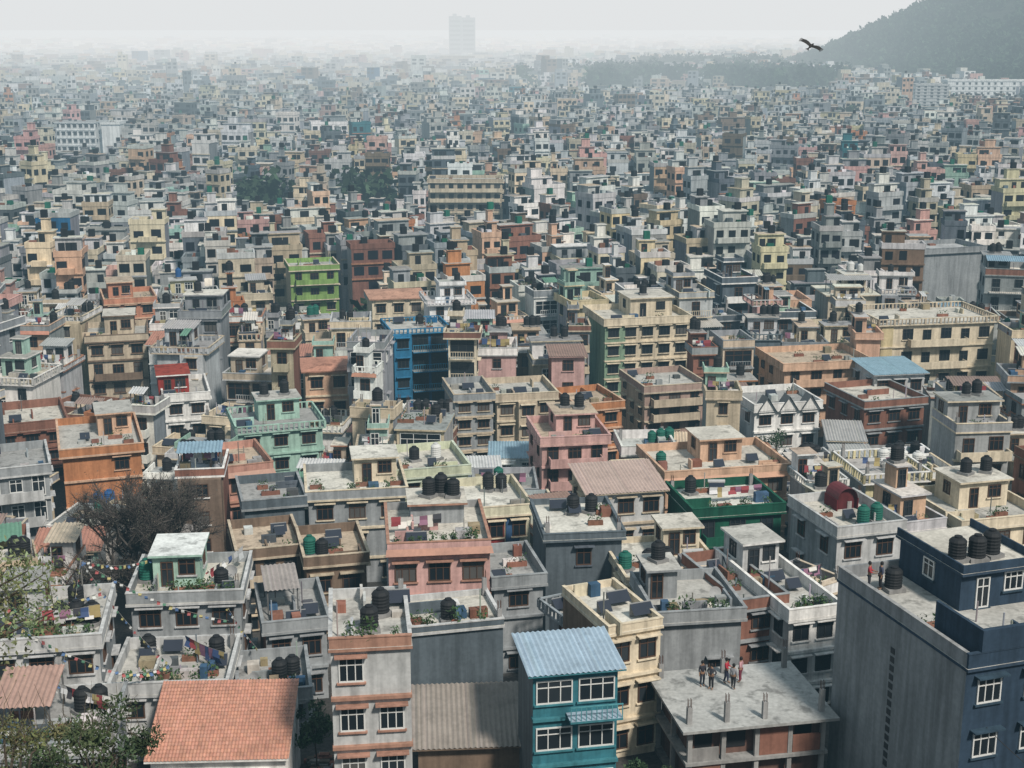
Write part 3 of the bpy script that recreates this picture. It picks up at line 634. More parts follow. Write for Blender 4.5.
def relation(cx, cy):
    best = min((l for l in LMI if l['ref'] and l['cy'] < 300), key=lambda l: hypot(l['cx']-cx, (l['cy']-cy)*.8))
    dx, dy = cx-best['cx'], cy-best['cy']
    lr = 'left' if dx < 0 else 'right'
    if abs(dx) > 1.8*abs(dy): t = lr+' of'
    elif abs(dy) > 1.8*abs(dx): t = 'behind' if dy > 0 else 'in front of'
    else: t = ('behind and %s of' % lr) if dy > 0 else ('in front, %s of' % lr)
    return t+' '+best['ref']
TRIMS = [C['cream'], C['white'], C['pale'], (.40, .2, .13), C['beige'], C['grey']]
LAUN = []
for (x, Y, w, d, yw, g, n, h, room) in PROC:
    nm, key, _ = R.choices(PAL, [p[2] for p in PAL])[0]
    wall = jit(C[key], .13); S = dict(n=n, wall=wall)
    feats = []
    q = R.random()
    if key in ('brick', 'grey', 'dark'): S['side'] = wall
    elif q < .42: S['side'] = jit(C['grey'], .25)
    elif q < .53: S['side'] = jit(C['brick'], .2)
    else: S['side'] = jit(wall, .05)
    S['trim'] = R.choice(TRIMS) if R.random() < .5 else tuple(round(c, 2) for c in wall)
    S['roofc'] = jit(R.choice(RC), .2); S['fk'] = R.choices(('b', 'd', 'w'), (5, 4, 2))[0]
    S['sidewin'] = R.random() < (.25 if S['side'] != wall else .6)
    S['band'] = R.random() < .65; S['bd'] = R.choice((.08, .2, .35)); S['hood'] = R.random() < .6; S['ww'] = R.uniform(1.0, 1.8)
    S['clut'] = R.randint(5, 11)
    k = R.random(); S['kind'] = 'flat'
    if not room and k < .22:
        S['kind'] = 'tin'; S['rise'] = R.uniform(.3, .8); S['roofc'], cn = R.choice([((.42, .41, .4), 'grey'), ((.31, .2, .16), 'rusty'), ((.26, .38, .46), 'blue'), ((.45, .22, .16), 'red'), ((.62, .63, .63), 'silver')]); feats.append(cn+' tin roof'); h -= .6
    elif not room and k < .25:
        S['kind'] = 'hip'; S['roofc'] = jit((.5, .25, .18), .15); S['rise'] = .6; feats.append('low salmon hipped roof'); h -= .6
    if S['kind'] == 'flat':
        S['rail'] = R.choices(('wall', 'bars', 'none'), (7, 2, 1.2))[0]; S['ov'] = R.choice((.1, .2, .35, .6)); S['ph'] = R.uniform(.6, .95)
        S['pcol'] = wall if R.random() < .6 else jit(R.choice((C['pale'], C['grey'], C['brick'], C['white'])), .1)
        S['pside'] = S['pcol'] if R.random() < .6 else jit(C['grey'], .2)
        if R.random() < .13: S['skirt'] = jit((.46, .22, .15), .15); feats.append('terracotta roof edge')
        if S['rail'] == 'bars': feats.append('open roof railing')
        if room:
            if R.random() < .3 and room == 1: a, b, yy = .02, .98, R.uniform(.4, .55)
            else: a = R.choice((0, .02, .3, .45)); b = min(1, a+R.uniform(.42, .65)); yy = R.uniform(.3, .6)
            rc = wall if R.random() < .6 else jit(R.choice((C['pale'], C['grey'], C['white'], C['peach'], C['mint'], C['cream'])), .1)
            S['room'] = (a, b, yy, .98, 2.4, rc, jit(R.choice(RC), .15)); S['roomtin'] = R.random() < .2
            S['rpar'] = R.random() < .4
            if room == 2 and not S['roomtin']: S['room2'] = R.uniform(-.45, .45); feats.append('stepped rooftop rooms')
            else: feats.append('tin topped rooftop room' if S['roomtin'] else 'rooftop room')
        if R.random() < .22:
            S['canopy'] = (R.choice((.05, .5)), R.choice((.6, .95)), .08, .40, 2.1, R.choice([(.42, .41, .4), (.28, .2, .17), (.25, .37, .46), (.14, .28, .2), (.58, .58, .58)])); feats.append('tin canopy')
        if R.random() < .4:
            S['stubs'] = [(a, b, R.uniform(.9, 1.5)) for a in (.03, .97) for b in (.04, .96) if R.random() < .75]; feats.append('bare column stubs')
    if n >= 3 and R.random() < .5:
        S['balc'] = [i for i in range(max(1, n-2), n)]; S['bw'] = R.uniform(.5, .95); S['brail'] = R.choice(('wall', 'wall', 'bars')); S['open'] = R.random() < .4; feats.append('balconies')
    elif R.random() < .35: S['bay'] = R.randrange(max(1, int((w-.6)/2.2))); feats.append('projecting bay')
    S['lo'] = max(0, n-3); S['skip'] = R.choice((.02, .1, .3))
    root = house(w, d, h, S, Y < 120, 1 if x < 0 else -1)
    root.location = (x, Y, g); root.rotation_euler[2] = yw
    rel = relation(x, Y)
    stem = nm+' house'
    if feats: stem += ' with '+feats[0]
    st2 = stem+(' and '+feats[1] if len(feats) > 1 else '')+', '+rel
    if len(st2.split()) > 13: st2 = stem+', '+rel
    tag(root, '', 'house', HG); PEND.append((root, st2, proj(x, Y, g+h)[0]))
    if S['kind'] == 'flat':
        m = R.choices((0, 1, 2, 3), (2, 4, 4, 2))[0]
        top = S['tops'][0] if S['tops'] else None
        tc = R.choices(('black', 'green', 'white', 'blue'), (18, 1.6, .6, .4))[0]
        bx = R.uniform(-.4, .2)
        for i in range(m):
            if top and R.random() < .8: lx, ly, lz = top[0]+(bx+i*.42)*top[3], top[1]+R.uniform(-.2, .3)*top[4], top[2]
            elif top: continue
            else: lx, ly, lz = (bx+i*.2)*w, R.uniform(.15, .3)*d, S['zr']
            tank(x+lx*cos(yw)-ly*sin(yw), Y+lx*sin(yw)+ly*cos(yw), g+lz, tc, nm+' house '+rel, R.uniform(.8, 1.0))
        if Y < 200 and R.random() < .4: LAUN.append((x, Y, yw, w, d, g+S['zr'], nm+' house '+rel))
# ------------------------------------------------------------------ distant city
BX = []
def addbox(cx, cy, yw, lx, ly, hx, hy, z0, z1, c, t=None):
    co, s = cos(yw), sin(yw)
    BX.append((cx+lx*co-ly*s, cy+lx*s+ly*co, z0, z1, hx, hy, yw, *c, *(t or c)))
TP = []
pk = [p[1] for p in PAL]; pwt = [p[2] for p in PAL]
def in_belt(px, Y):
    patch = sin(px*.041+Y*.006)+sin(px*.017-Y*.011+1.5) > -1.1
    return patch and ((515 < px < 850 and 1110+60*sin(px*.03) < Y < 1310+80*sin(px*.021)) or (640 < px < 860 and 1440 < Y < 1620))
def hillz(x, y):
    u = max(0.0, x+12*sin(y*.013)-296)/205.0
    s = 1-math.exp(-u**1.5); g = math.exp(-((y-1560)/330.0)**2)
    return 132*s*g-2+s*g*(8*sin(x*.04+1)*sin(y*.021)+6*sin(x*.017+y*.016))
Y = YM+2.0
while Y < 4900:
    cell = 6.4 if Y < 420 else (6.4+(Y-420)*.0058 if Y < 2400 else 17.9+(Y-2400)*.006)
    half = Y*.382+15; x = -half+R.uniform(0, cell)
    while x < half:
        cx = x+R.uniform(-.12, .12)*cell; cy = Y+R.uniform(-.42, .42)*cell; cel = cell*R.uniform(.72, 1.45); x += cel
        px = proj(cx, cy, 5)[0]
        if hillz(cx, cy) > 1.5: continue
        if in_belt(px, cy) and R.random() < .88: continue
        r = R.random()
        if r < .02: TP.append((cx, cy, 0, R.uniform(7, 12), R.uniform(2.5, 4.5))); continue
        if r < .045: continue
        w = R.uniform(.62, .96)*cel; d = R.uniform(.58, 1.0)*cell
        if R.random() < .02 and Y > 500: w *= 2.2; d *= 1.3
        yw = yawf(cx, cy)+R.uniform(-.08, .08)
        if Y < 1300 and any(overlap((cx, cy, w/2, d/2, yw), q, .3) for q in FOOT if abs(q[1]-cy) < 25):
            w *= .6; d *= .6
            if any(overlap((cx, cy, w/2, d/2, yw), q, .2) for q in FOOT if abs(q[1]-cy) < 25): continue
        n = R.choices((1, 2, 3, 4, 5, 6, 8), (.7, 2.4, 4.2, 4.2, 2, .6, .07 if Y > 700 else 0))[0]
        if Y < 1200:
            while n > 1 and blocked(cx, cy, w/2, d/2, yw, n*2.95+1.5): n -= 1
            if n < 2: continue
        h = n*R.uniform(2.5, 3.1)+R.uniform(-.8, 1.1)
        key = R.choices(pk, pwt)[0]; wall = jit(C[key], .2)
        sdc = wall if R.random() < .55 else jit(C['grey'], .3)
        rc = jit(R.choice(RC), .25)
        if R.random() < .06: rc = jit(R.choice(((.5, .25, .17), (.5, .25, .17), (.27, .39, .47), (.62, .63, .64))), .2)
        addbox(cx, cy, yw, 0, 0, w/2, d/2, -1, h, sdc if Y < 900 else wall, rc)
        fr = -d/2
        if Y < 850:
            addbox(cx, cy, yw, 0, fr, w/2-.002, .06, -1, h-.02, wall)
            if Y < 600:
                pc = wall if R.random() < .7 else jit(C['pale'], .2)
                for (lx, ly, hx, hy) in ((0, fr, w/2+.15, .15), (0, d/2, w/2+.15, .15), (-w/2, 0, .14, d/2-.16), (w/2, 0, .14, d/2-.16)):
                    addbox(cx, cy, yw, lx, ly, hx, hy, h-.15, h+.8, pc)
                tr = jit(R.choice(TRIMS), .1) if R.random() < .5 else wall
                for i in range(max(1, n-2), n): addbox(cx, cy, yw, 0, fr-.1, w/2+.1, .3, i*h/n-.12, i*h/n+.12, tr)
        if R.random() < .7 and Y < 3000:
            full = R.random() < .3
            a = w*.49 if full else R.uniform(.18, .34)*w; b = R.uniform(.2, .3)*d
            lx = 0 if full else R.choice((-1, 1))*(w/2-a)*.9; ly = (d/2-b)*R.uniform(.3, .95); rh = R.uniform(2.1, 2.6)
            rc2 = wall if R.random() < .6 else jit(R.choice((C['pale'], C['white'], C['white'], C['grey'])), .15)
            addbox(cx, cy, yw, lx, ly, a, b, h, h+rh, rc2, jit(R.choice(RC), .2))
            if Y < 850:
                addbox(cx, cy, yw, lx, ly-.1, a+.25, b+.25, h+rh, h+rh+.18, rc2, jit(R.choice(RC), .2))
                for e in range(3 if full else 1): addbox(cx, cy, yw, lx+R.uniform(-.8, .8)*a, ly-b-.03, .5, .04, h+.3, h+1.9, (.025, .028, .033))
            zt = h+rh+.18
            if Y < 600 and R.random() < .34:
                a2 = min(1.4, a*.55); lx += R.uniform(-.4, .4)*a; addbox(cx, cy, yw, lx, ly, a2, b*.6, zt, zt+2.0, rc2); addbox(cx, cy, yw, lx, ly, a2+.2, b*.6+.2, zt+2.0, zt+2.12, rc2, jit(R.choice(RC), .2)); zt += 2.12; a = a2
            if Y < 1000 and R.random() < .75: addbox(cx, cy, yw, lx+R.uniform(-.5, .5)*a, ly, .5, .5, zt, zt+1.3, (.02, .021, .024) if R.random() < .92 else (.02, .15, .1))
        if Y < 800 and R.random() < .55: addbox(cx, cy, yw, R.uniform(-.3, .3)*w, R.uniform(-.1, .3)*d, .5, .5, h, h+1.4, (.02, .021, .024) if R.random() < .92 else (.02, .15, .1))
        if Y < 540 and R.random() < .85:
            for e in range(5): addbox(cx, cy, yw, R.uniform(-.4, .4)*w, R.uniform(-.4, .4)*d, R.uniform(.12, .7), R.uniform(.12, .6), h, h+R.uniform(.3, 1.4), jit(R.choice((C['pale'], C['brick'], C['dark'], C['white'], C['green'])), .3))
        dk = jit((.014, .018, .024), .3); sdn = 1 if cx < 0 else -1
        if Y < 950:
            K = max(2, int(w/2.2)); sh = h/n; wd = R.uniform(.26, .42)
            bal = R.random() < .4
            for i in range(max(0, n-3), n):
                for k in range(K):
                    if R.random() < .12: continue
                    addbox(cx, cy, yw, -w/2+(k+.5)*w/K, fr-.07, min(.9, w/K*wd), .05, i*sh+.7, i*sh+R.uniform(1.9, 2.3), dk)
                if bal and Y < 700: addbox(cx, cy, yw, w*R.uniform(-.1, .1), fr-.6, w*R.uniform(.25, .45), .6, i*sh, i*sh+.9, wall)
                if sdc is wall:
                    for k in range(2): addbox(cx, cy, yw, sdn*(w/2+.02), -d/4+k*d/2, .05, .6, i*sh+.7, i*sh+2.1, dk)
        elif Y < 1700:
            for i in range(max(0, n-2), n):
                for k in range(2): addbox(cx, cy, yw, -w/4+k*w/2, fr-.05, w*.14, .06, i*h/n+.7, i*h/n+2.2, dk)
    Y += cell*R.uniform(.94, 1.06)
B = np.array(BX); nb = len(B)
sg = np.array([(-1,-1,0),(1,-1,0),(1,1,0),(-1,1,0),(-1,-1,1),(1,-1,1),(1,1,1),(-1,1,1)], float)
lx = sg[None, :, 0]*B[:, 4:5]; ly = sg[None, :, 1]*B[:, 5:6]
co, si = np.cos(B[:, 6:7]), np.sin(B[:, 6:7])
V8 = np.stack([B[:, 0:1]+lx*co-ly*si, B[:, 1:2]+lx*si+ly*co, B[:, 2:3]+(B[:, 3:4]-B[:, 2:3])*sg[None, :, 2]], 2)
fi = np.array([(0,1,5,4),(2,3,7,6),(3,0,4,7),(1,2,6,5),(4,5,6,7)])
VQ = V8[:, fi].reshape(-1, 4, 3)
CQ = np.repeat(B[:, None, 7:10], 5, 1); CQ[:, 4] = B[:, 10:13]; CQ = CQ.reshape(-1, 3)
o = np_mesh('distant_houses', VQ, CQ, PL)
tag(o, 'thousands of small distant houses fading into haze towards the horizon', 'houses', None, 'stuff')
# ------------------------------------------------------------------ distant trees, hill, ground
def forest(name, T, per, lsize, label, cat, var=.5):
    Pn, Sn, Cn = [], [], []
    for (x, y, z, H, r) in T:
        a = NR.normal(size=(per, 3)); a /= np.linalg.norm(a, axis=1)[:, None]
        a *= (NR.uniform(.35, 1, size=(per, 1)))**.6
        a *= np.array([r, r, H*.42])*(1+.25*NR.normal(size=(per, 1))*.6)
        a += np.array([x, y, z+H*.6]); Pn.append(a); Sn.append(lsize*NR.uniform(.6, 1.4, per)*r/4)
        b = np.array((.034, .06, .034))*NR.uniform(1-var, 1+var)
        Cn.append(b[None]*NR.uniform(1-var*.8, 1+var, (per, 1)))
    V, Cc = leaf_quads(np.concatenate(Pn), np.concatenate(Sn), np.concatenate(Cn))
    o = np_mesh(name, V, Cc, LF); tag(o, label, cat, None, 'stuff'); return o
for i in range(2500):
    px = R.uniform(510, 860); Yb = R.uniform(1030, 1640)
    if in_belt(px, Yb):
        x = (px-512)/F*(Yb*CP+12); TP.append((x, Yb, 0, R.uniform(12, 23), R.uniform(4.5, 8)))
for (px, Yb, n, s) in ((268, 372, 11, 7), (368, 385, 11, 8), (858, 700, 8, 14), (280, 720, 6, 12), (130, 430, 4, 6)):
    for i in range(n):
        x = (px-512)/F*Yb+R.uniform(-s, s); TP.append((x, Yb+R.uniform(-6, 6), 0, R.uniform(10, 15), R.uniform(3.5, 5)))
forest('distant_trees', TP, 54, 2.4, 'dark green trees scattered between the distant houses and in patches before the hill', 'trees')
mb = MB(); nx, ny = 80, 60
for j in range(ny+1):
    for i in range(nx+1):
        x = 260+i*18.0; y = 800+j*28.0; mb.v.append((x, y, hillz(x, y)-.3))
for j in range(ny):
    for i in range(nx):
        k = j*(nx+1)+i; mb.f.append((k, k+1, k+nx+2, k+nx+1)); mb.c.append((.04, .055, .036)); mb.m.append(GR)
o = mb.build('hill', smooth=True); tag(o, 'wooded hill rising at upper right', 'hill', None, 'structure')
T = []
for i in range(7600):
    x = R.uniform(295, 900); y = R.uniform(1000, 1800); z = hillz(x, y)
    if z > 1: T.append((x, y, z-2, R.uniform(6, 15), R.uniform(3.2, 7)))
forest('hill_forest', T, 28, 3.0, 'dense hazy forest covering the hill at upper right', 'forest', .5)
mb = MB(); ys = [-40, 0, 20, 40, 55, 62, 68, 75, 85, 95, 105, 120, 135, 150, 200, 300, 500, 900, 1600, 3000, 6000, 16000]
for y in ys:
    hw = 120+max(0, y)*.7
    for i in range(13): mb.v.append((-hw+2*hw*i/12, y, gz(y)))
for j in range(len(ys)-1):
    for i in range(12):
        k = j*13+i; mb.f.append((k, k+1, k+14, k+13)); mb.c.append((.085, .08, .075)); mb.m.append(GR)
o = mb.build('ground'); tag(o, 'dusty ground and lanes between the houses', 'ground', None, 'structure')
def tower(px0, px1, pyt, Y, label):
    a = atY(px0, pyt, Y); b = atY(px1, pyt, Y); w = b[0]-a[0]; z = a[2]
    root = link('tower_block', None, None, ((a[0]+b[0])/2, Y, 0))
    for (x0, x1, f) in ((-.5, -.02, 1.0), (.0, .5, .97)):
        q = MB(); q.box(x0*w, x1*w, -9, 9, 0, z*f, C['grey']); q.box(x0*w*.7+x1*w*.3, x0*w*.4+x1*w*.6, -4, 4, z*f, z*f+3, C['grey']); q.build('tower_wall', root)
        for i in range(int(z*f/6)):
            q = MB(); q.box(x0*w+1.5, x1*w-1.5, -9.2, -8.9, i*6+2, i*6+4.6, (.06, .065, .07), GL); q.build('window_band', root)
    tag(root, label, 'tower block')
tower(449, 475, 16, 1950, 'wide tall tower block fading in haze on the horizon')
# ------------------------------------------------------------------ trees
def tree(label, x, y, z, H, r, lc, nc=9, nl=70, ls=.5, name='tree', tz=.45, amid=None, twigs=0):
    root = link(name, None, None, (x, y, z)); t = MB(); c = MB()
    t.tube([(0, 0, -1), (.03*r, 0, H*.25), (R.uniform(-.2, .2), R.uniform(-.2, .2), H*.75)], [H*.014, H*.011, H*.006], (.08, .065, .05))
    for i in range(nc):
        a = R.uniform(0, 2*pi) if amid is None else R.gauss(amid, .75); q = R.uniform(.15 if amid is None else .4, .95)*r; hz = H*R.uniform(tz, .93)
        p = (q*cos(a), q*sin(a), hz)
        t.tube([(0, 0, H*R.uniform(.55, .74)), (p[0]*.5, p[1]*.5, hz*.95), p], [H*.005, H*.0035, H*.0012], (.08, .065, .05), k=5)
        cr = r*R.uniform(.24, .42); cc = jit(lc, .35)
        for k in range(nl):
            b = R.uniform(0, 2*pi); zc = R.uniform(-1, 1); s = math.sqrt(1-zc*zc); rr = cr*R.uniform(.1, 1)**.6
            c.leaf((p[0]+rr*s*cos(b), p[1]+rr*s*sin(b), p[2]+rr*zc*.75), ls*R.uniform(.6, 1.4), jit(cc, .3))
        for k in range(twigs):
            e = (p[0]+R.gauss(0, .5), p[1]+R.gauss(0, .5), p[2]+R.uniform(.5, 1.5)); t.tube([p, ((p[0]+e[0])/2+R.gauss(0, .1), (p[1]+e[1])/2, (p[2]+e[2])/2), e], [.012, .009, .004], (.09, .075, .055), k=4)
    t.build('trunk', root); c.build('crown', root)
    tag(root, label, name)
    return root
def norm(v): v = np.array(v, float); return v/np.linalg.norm(v)
def bare_tree(label, x, y, z, H):
    root = link('tree', None, None, (x, y, z)); t = MB(); c = MB()
    bc = (.08, .07, .063)
    def br(p, d, L, rad, lv):
        m = p+d*L*.5+np.array([R.uniform(-.06, .06) for _ in range(3)])*L; e = p+d*L+np.array([R.uniform(-.1, .1) for _ in range(3)])*L
        t.tube([tuple(p), tuple(m), tuple(e)], [rad, rad*.8, rad*.62], bc, k=6 if lv < 2 else 4, cap=lv > 2)
        if lv >= 3:
            for i in range(22):
                s = p+(e-p)*R.uniform(.1, 1); dd = norm(d+np.array([R.gauss(0, .8) for _ in range(3)])+np.array([0, 0, .2])); l = R.uniform(.4, 1.15)
                q = s+dd*l; o = np.cross(dd, norm((R.gauss(0, 1), R.gauss(0, 1), R.gauss(0, 1))))*.022
                c.face([tuple(s-o), tuple(s+o), tuple(q+o*.4), tuple(q-o*.4)], jit(bc, .3), BK)
                if i % 2: c.leaf(tuple(q+np.array([R.gauss(0, .2) for _ in range(3)])), R.uniform(.1, .2), jit((.09, .085, .07), .3))
        if lv < 5:
            for k in range(3 if lv else 8):
                dd = norm(d*1.0+np.array([R.gauss(0, .5), R.gauss(0, .5), R.gauss(.12, .33)])) if lv else norm((cos(k*.8)*.68, sin(k*.8)*.68, R.uniform(.6, 1.9)))
                br(e if k < 2 or lv == 0 else m, dd, L*R.uniform(.66, .8) if lv else H*.27, rad*.62, lv+1)
    br(np.array((0, 0, -1.0)), norm((.05, 0, 1)), H*.36, H*.03, 0)
    t.build('trunk', root); c.build('crown', root)
    tag(root, label, 'tree')
bare_tree('large rounded grey brown tree with fine bare twigs left of coral roof house', BT[0], 107, gz(107)-.3, 13.4)
p = atY(-66, 578, 38)
tree('pale yellow green leafy tree at left edge close to the viewer', p[0], 38, gz(38), p[2]-gz(38)+1.4, 3.4, (.15, .17, .08), 17, 150, .16, tz=.78, amid=0.0, twigs=1)
p = atY(92, 762, 38)
tree('dark green tree top at bottom left in front of the tiled roof', p[0], 38, gz(38), p[2]-gz(38)+1.6, 2.2, (.055, .08, .038), 26, 340, .15, tz=.66, twigs=3)
p = atY(4, 748, 34)
tree('thin leafed bush in the bottom left corner', p[0], 34, gz(34), p[2]-gz(34)+1.4, 1.5, (.12, .125, .06), 18, 240, .12, name='bush', tz=.55, twigs=4)
TL = [(318, 700, 80, 5, 1.6, 'small green tree in the lane beside the narrow grey banded house'),
      (640, 745, 74, 4, 1.5, 'green bush between teal house and low unfinished building'),
      (445, 288, 262, 8, 3, 'dark tree between houses beyond the faded orange roof house'),
      (790, 440, 148, 8, 3, 'dark leafy tree left of the right brick house'),
      (345, 560, 112, 6, 2, 'small dark tree beside the tan flat house'),
      (650, 545, 114, 6, 2.2, 'green tree beside the pink tin roof house'),
      (830, 470, 136, 7, 2.6, 'green tree right of the peach terrace house'),
      (560, 255, 300, 9, 3.5, 'round dark tree in the middle distance right of centre'),
      (715, 300, 235, 8, 3, 'dark tree right of the green sided apartment block'),
      (200, 300, 240, 8, 3, 'dark tree right of the coral house'),
      (985, 380, 176, 7, 2.6, 'green tree under the wide beige block')]
for (px, py, Yt, H, r, lb) in TL:
    x = (px-512)/F*(Yt*CP+12); y = Yt
    for k in range(60):
        if not any(overlap((x, y, .8, .8, 0), q, .1) for q in FOOT): break
        x += R.uniform(-.8, .8); y += R.uniform(-.8, .8)
    tree(lb, x, y, gz(y), H, r, (.045, .075, .035), 11, 90, .32 if Yt < 150 else .6)
# ------------------------------------------------------------------ rooftop details
def string_line(name, p0, p1, sag, n, kind, label, cat):
    root = link(name, None, None, p0); d = [p1[i]-p0[i] for i in range(3)]
    pt = lambda t: (d[0]*t, d[1]*t, d[2]*t-sag*4*t*(1-t))
    m = MB(); m.tube([pt(i/12) for i in range(13)], [.012]*13, (.25, .24, .22), PN, k=4); m.build('cord', root)
    ang = atan2(d[1], d[0])
    cs = [(.09, .16, .31), (.58, .58, .56), (.36, .10, .10), (.09, .22, .14), (.48, .41, .18)]
    for i in range(n):
        t = (i+.6)/(n+.2); a = pt(t); q = MB()
        if kind == 'flag': w, h, c = .115, .25, cs[i % 5]
        else: w, h = R.uniform(.2, .4), R.uniform(.5, 1.0); c = R.choice([(.5, .5, .5), (.30, .06, .07), (.06, .1, .22), (.38, .3, .14), (.05, .05, .06), (.27, .13, .2), (.66, .64, .6), (.66, .66, .66)])
        o = R.uniform(-.12, .12)
        ux, uy = cos(ang), sin(ang)
        q.face([(a[0]-ux*w, a[1]-uy*w, a[2]), (a[0]+ux*w, a[1]+uy*w, a[2]), (a[0]+ux*w*.95+o*uy, a[1]+uy*w*.95-o*ux, a[2]-h*.5), (a[0]-ux*w*.95+o*uy, a[1]-uy*w*.95-o*ux, a[2]-h*.5)], c, PN)
        q.face([(a[0]-ux*w*.95+o*uy, a[1]-uy*w*.95-o*ux, a[2]-h*.5), (a[0]+ux*w*.95+o*uy, a[1]+uy*w*.95-o*ux, a[2]-h*.5), (a[0]+ux*w-o*uy, a[1]+uy*w+o*ux, a[2]-h), (a[0]-ux*w-o*uy, a[1]-uy*w+o*ux, a[2]-h)], jit(c, .1), PN)
        q.build('flag' if kind == 'flag' else 'garment', root)
    tag(root, label, cat); return root
A = INFO['left terrace house']; Bh = INFO['laundry terrace house']; Mi = INFO['mint rooftop room house']; Pi = INFO['pink terrace house']; Bl = INFO['bottom left terrace']; Ln = INFO['small grey lane house']
def rp(I, xf, yf, dz): return I['loc'](-I['w']/2+xf*I['w'], -I['d']/2+yf*I['d'], I['zr']+dz)
PF = 'prayer_flag_string'
string_line(PF, rp(A, .75, .9, 3.0), rp(Bh, .5, .1, 1.6), .6, 20, 'flag', 'string of coloured prayer flags running down to the laundry terrace house', 'prayer flags')
string_line(PF, rp(A, .1, .1, 2.6), rp(A, .98, .6, 1.6), .5, 18, 'flag', 'string of coloured prayer flags across front of the left terrace house', 'prayer flags')
string_line(PF, rp(A, .75, .9, 3.0), rp(Mi, .16, .4, 2.2), .5, 16, 'flag', 'string of coloured prayer flags rising to the mint green rooftop room', 'prayer flags')
string_line(PF, rp(A, .1, .1, 2.6), rp(Bl, .95, .9, 2.0), .5, 18, 'flag', 'string of coloured prayer flags down to the bottom left terrace', 'prayer flags')
string_line(PF, rp(A, .75, .9, 3.0), rp(Bh, .95, .9, 2.2), .7, 24, 'flag', 'long string of prayer flags across back of the laundry terrace house', 'prayer flags')
string_line(PF, rp(Mi, .6, .4, 2.3), rp(Ln, .3, .8, 1.4), .6, 20, 'flag', 'string of prayer flags from the mint green room to small grey house', 'prayer flags')
string_line(PF, rp(A, .75, .9, 3.0), rp(Bl, .5, .6, 1.8), .7, 22, 'flag', 'long string of prayer flags crossing the bottom left terrace', 'prayer flags')
string_line(PF, rp(Bl, .95, .9, 2.0), rp(Bh, .5, .1, 1.6), .4, 16, 'flag', 'string of prayer flags between bottom left terrace and laundry terrace', 'prayer flags')
string_line('laundry_line', rp(Bh, .55, .75, 1.7), rp(Bh, .97, .3, 1.7), .15, 8, 'wash', 'washing line of mixed clothes on laundry terrace house', 'laundry line')
string_line('laundry_line', rp(Bl, .5, .8, 1.7), rp(Bl, .97, .5, 1.7), .15, 9, 'wash', 'washing line of mixed clothes on the bottom left terrace', 'laundry line')
string_line('laundry_line', rp(A, .5, .25, 1.7), rp(A, .97, .3, 1.7), .15, 9, 'wash', 'washing line of mixed clothes on the left terrace house', 'laundry line')
string_line('laundry_line', rp(Mi, .7, .2, 1.7), rp(Mi, .97, .9, 1.7), .12, 6, 'wash', 'washing line beside the mint green rooftop room', 'laundry line')
string_line('laundry_line', rp(Pi, .05, .35, 1.5), rp(Pi, .55, .4, 1.5), .12, 7, 'wash', 'washing line on terrace of the pink terrace house', 'laundry line')
G2 = INFO['dark green house']; string_line('laundry_line', rp(G2, .3, .4, 1.6), rp(G2, .9, .4, 1.6), .12, 8, 'wash', 'washing line on roof of the dark green house', 'laundry line')
for (x, Y, yw, w, d, z, stem) in LAUN:
    a = (x-.4*w*cos(yw)+.1*d*sin(yw), Y-.4*w*sin(yw)-.1*d*cos(yw), z+1.6); b = (x+.35*w*cos(yw)+.15*d*sin(yw), Y+.35*w*sin(yw)-.15*d*cos(yw), z+1.6)
    o = string_line('laundry_line', a, b, .12, R.randint(5, 9), 'wash', '', 'laundry line'); PEND.append((o, 'washing line on '+stem, proj(*a)[0]))
def pole(p, h, label):
    q = MB(); q.tube([p, (p[0], p[1], p[2]+h)], [.05, .035], (.2, .19, .18), PN, k=6); o = q.build('flag_pole'); tag(o, label, 'pole')
pole(rp(A, .75, .9, 0), 3.1, 'thin pole holding several prayer flag strings on left terrace house')
pole(rp(A, .1, .1, 0), 2.7, 'thin pole at left end of the prayer flags')
def dish(p, yw, label):
    root = link('satellite_dish', None, None, p, yw); q = MB(); n = 18
    rings = [(0, .12), (.22, .08), (.45, 0)]
    f = lambda r, a, dd: (r*cos(a), -.3+dd+r*sin(a)*.35, .85+r*sin(a)*.9)
    for i in range(2):
        for j in range(n):
            a, b = 2*pi*j/n, 2*pi*(j+1)/n
            r0, d0 = rings[i]; r1, d1 = rings[i+1]
            q.face([f(r0, a, d0), f(r1, a, d1), f(r1, b, d1), f(r0, b, d0)], (.34, .34, .34), PN)
    q.build('dish', root); q = MB(); q.tube([(0, -.1, 0), (0, -.1, .95)], [.035, .035], (.25, .25, .25), PN); q.build('mast', root)
    q = MB(); q.tube([(0, -.25, .55), (0, -.8, .8)], [.02, .02], (.3, .3, .3), PN); q.build('feed_arm', root)
    tag(root, label, 'satellite dish')
dish(rp(Ln, .25, .3, 0), -.4, 'grey satellite dish on small grey house beside tiled roof')
dish(rp(INFO['grey plaster house'], .8, .4, 0), .2, 'satellite dish on roof of the grey plaster house')
dish(rp(Mi, .9, .5, 0), -.3, 'satellite dish beside the mint green rooftop room')
dish(rp(Bh, .4, .45, 0), .3, 'satellite dish on the laundry terrace house')
def solar(p, yw, label):
    root = link('solar_heater', None, None, p, yw); q = MB()
    q.face([(-.7, -.55, .2), (.7, -.55, .2), (.7, .5, .95), (-.7, .5, .95)], (.02, .025, .04), GL); q.build('panel', root)
    q = MB(); q.tube([(-.8, .6, 1.0), (.8, .6, 1.0)], [.19, .19], (.42, .42, .42), PN, k=12); q.build('tank_tube', root)
    for s in (-.65, .65):
        q = MB(); q.box(s-.04, s+.04, .56, .64, 0, .84, (.3, .3, .3), PN); q.build('leg', root)
    tag(root, label, 'solar heater')
solar(rp(INFO['cream flat roof house'], .8, .3, 0), .1, 'solar water heater on the cream flat roof house')
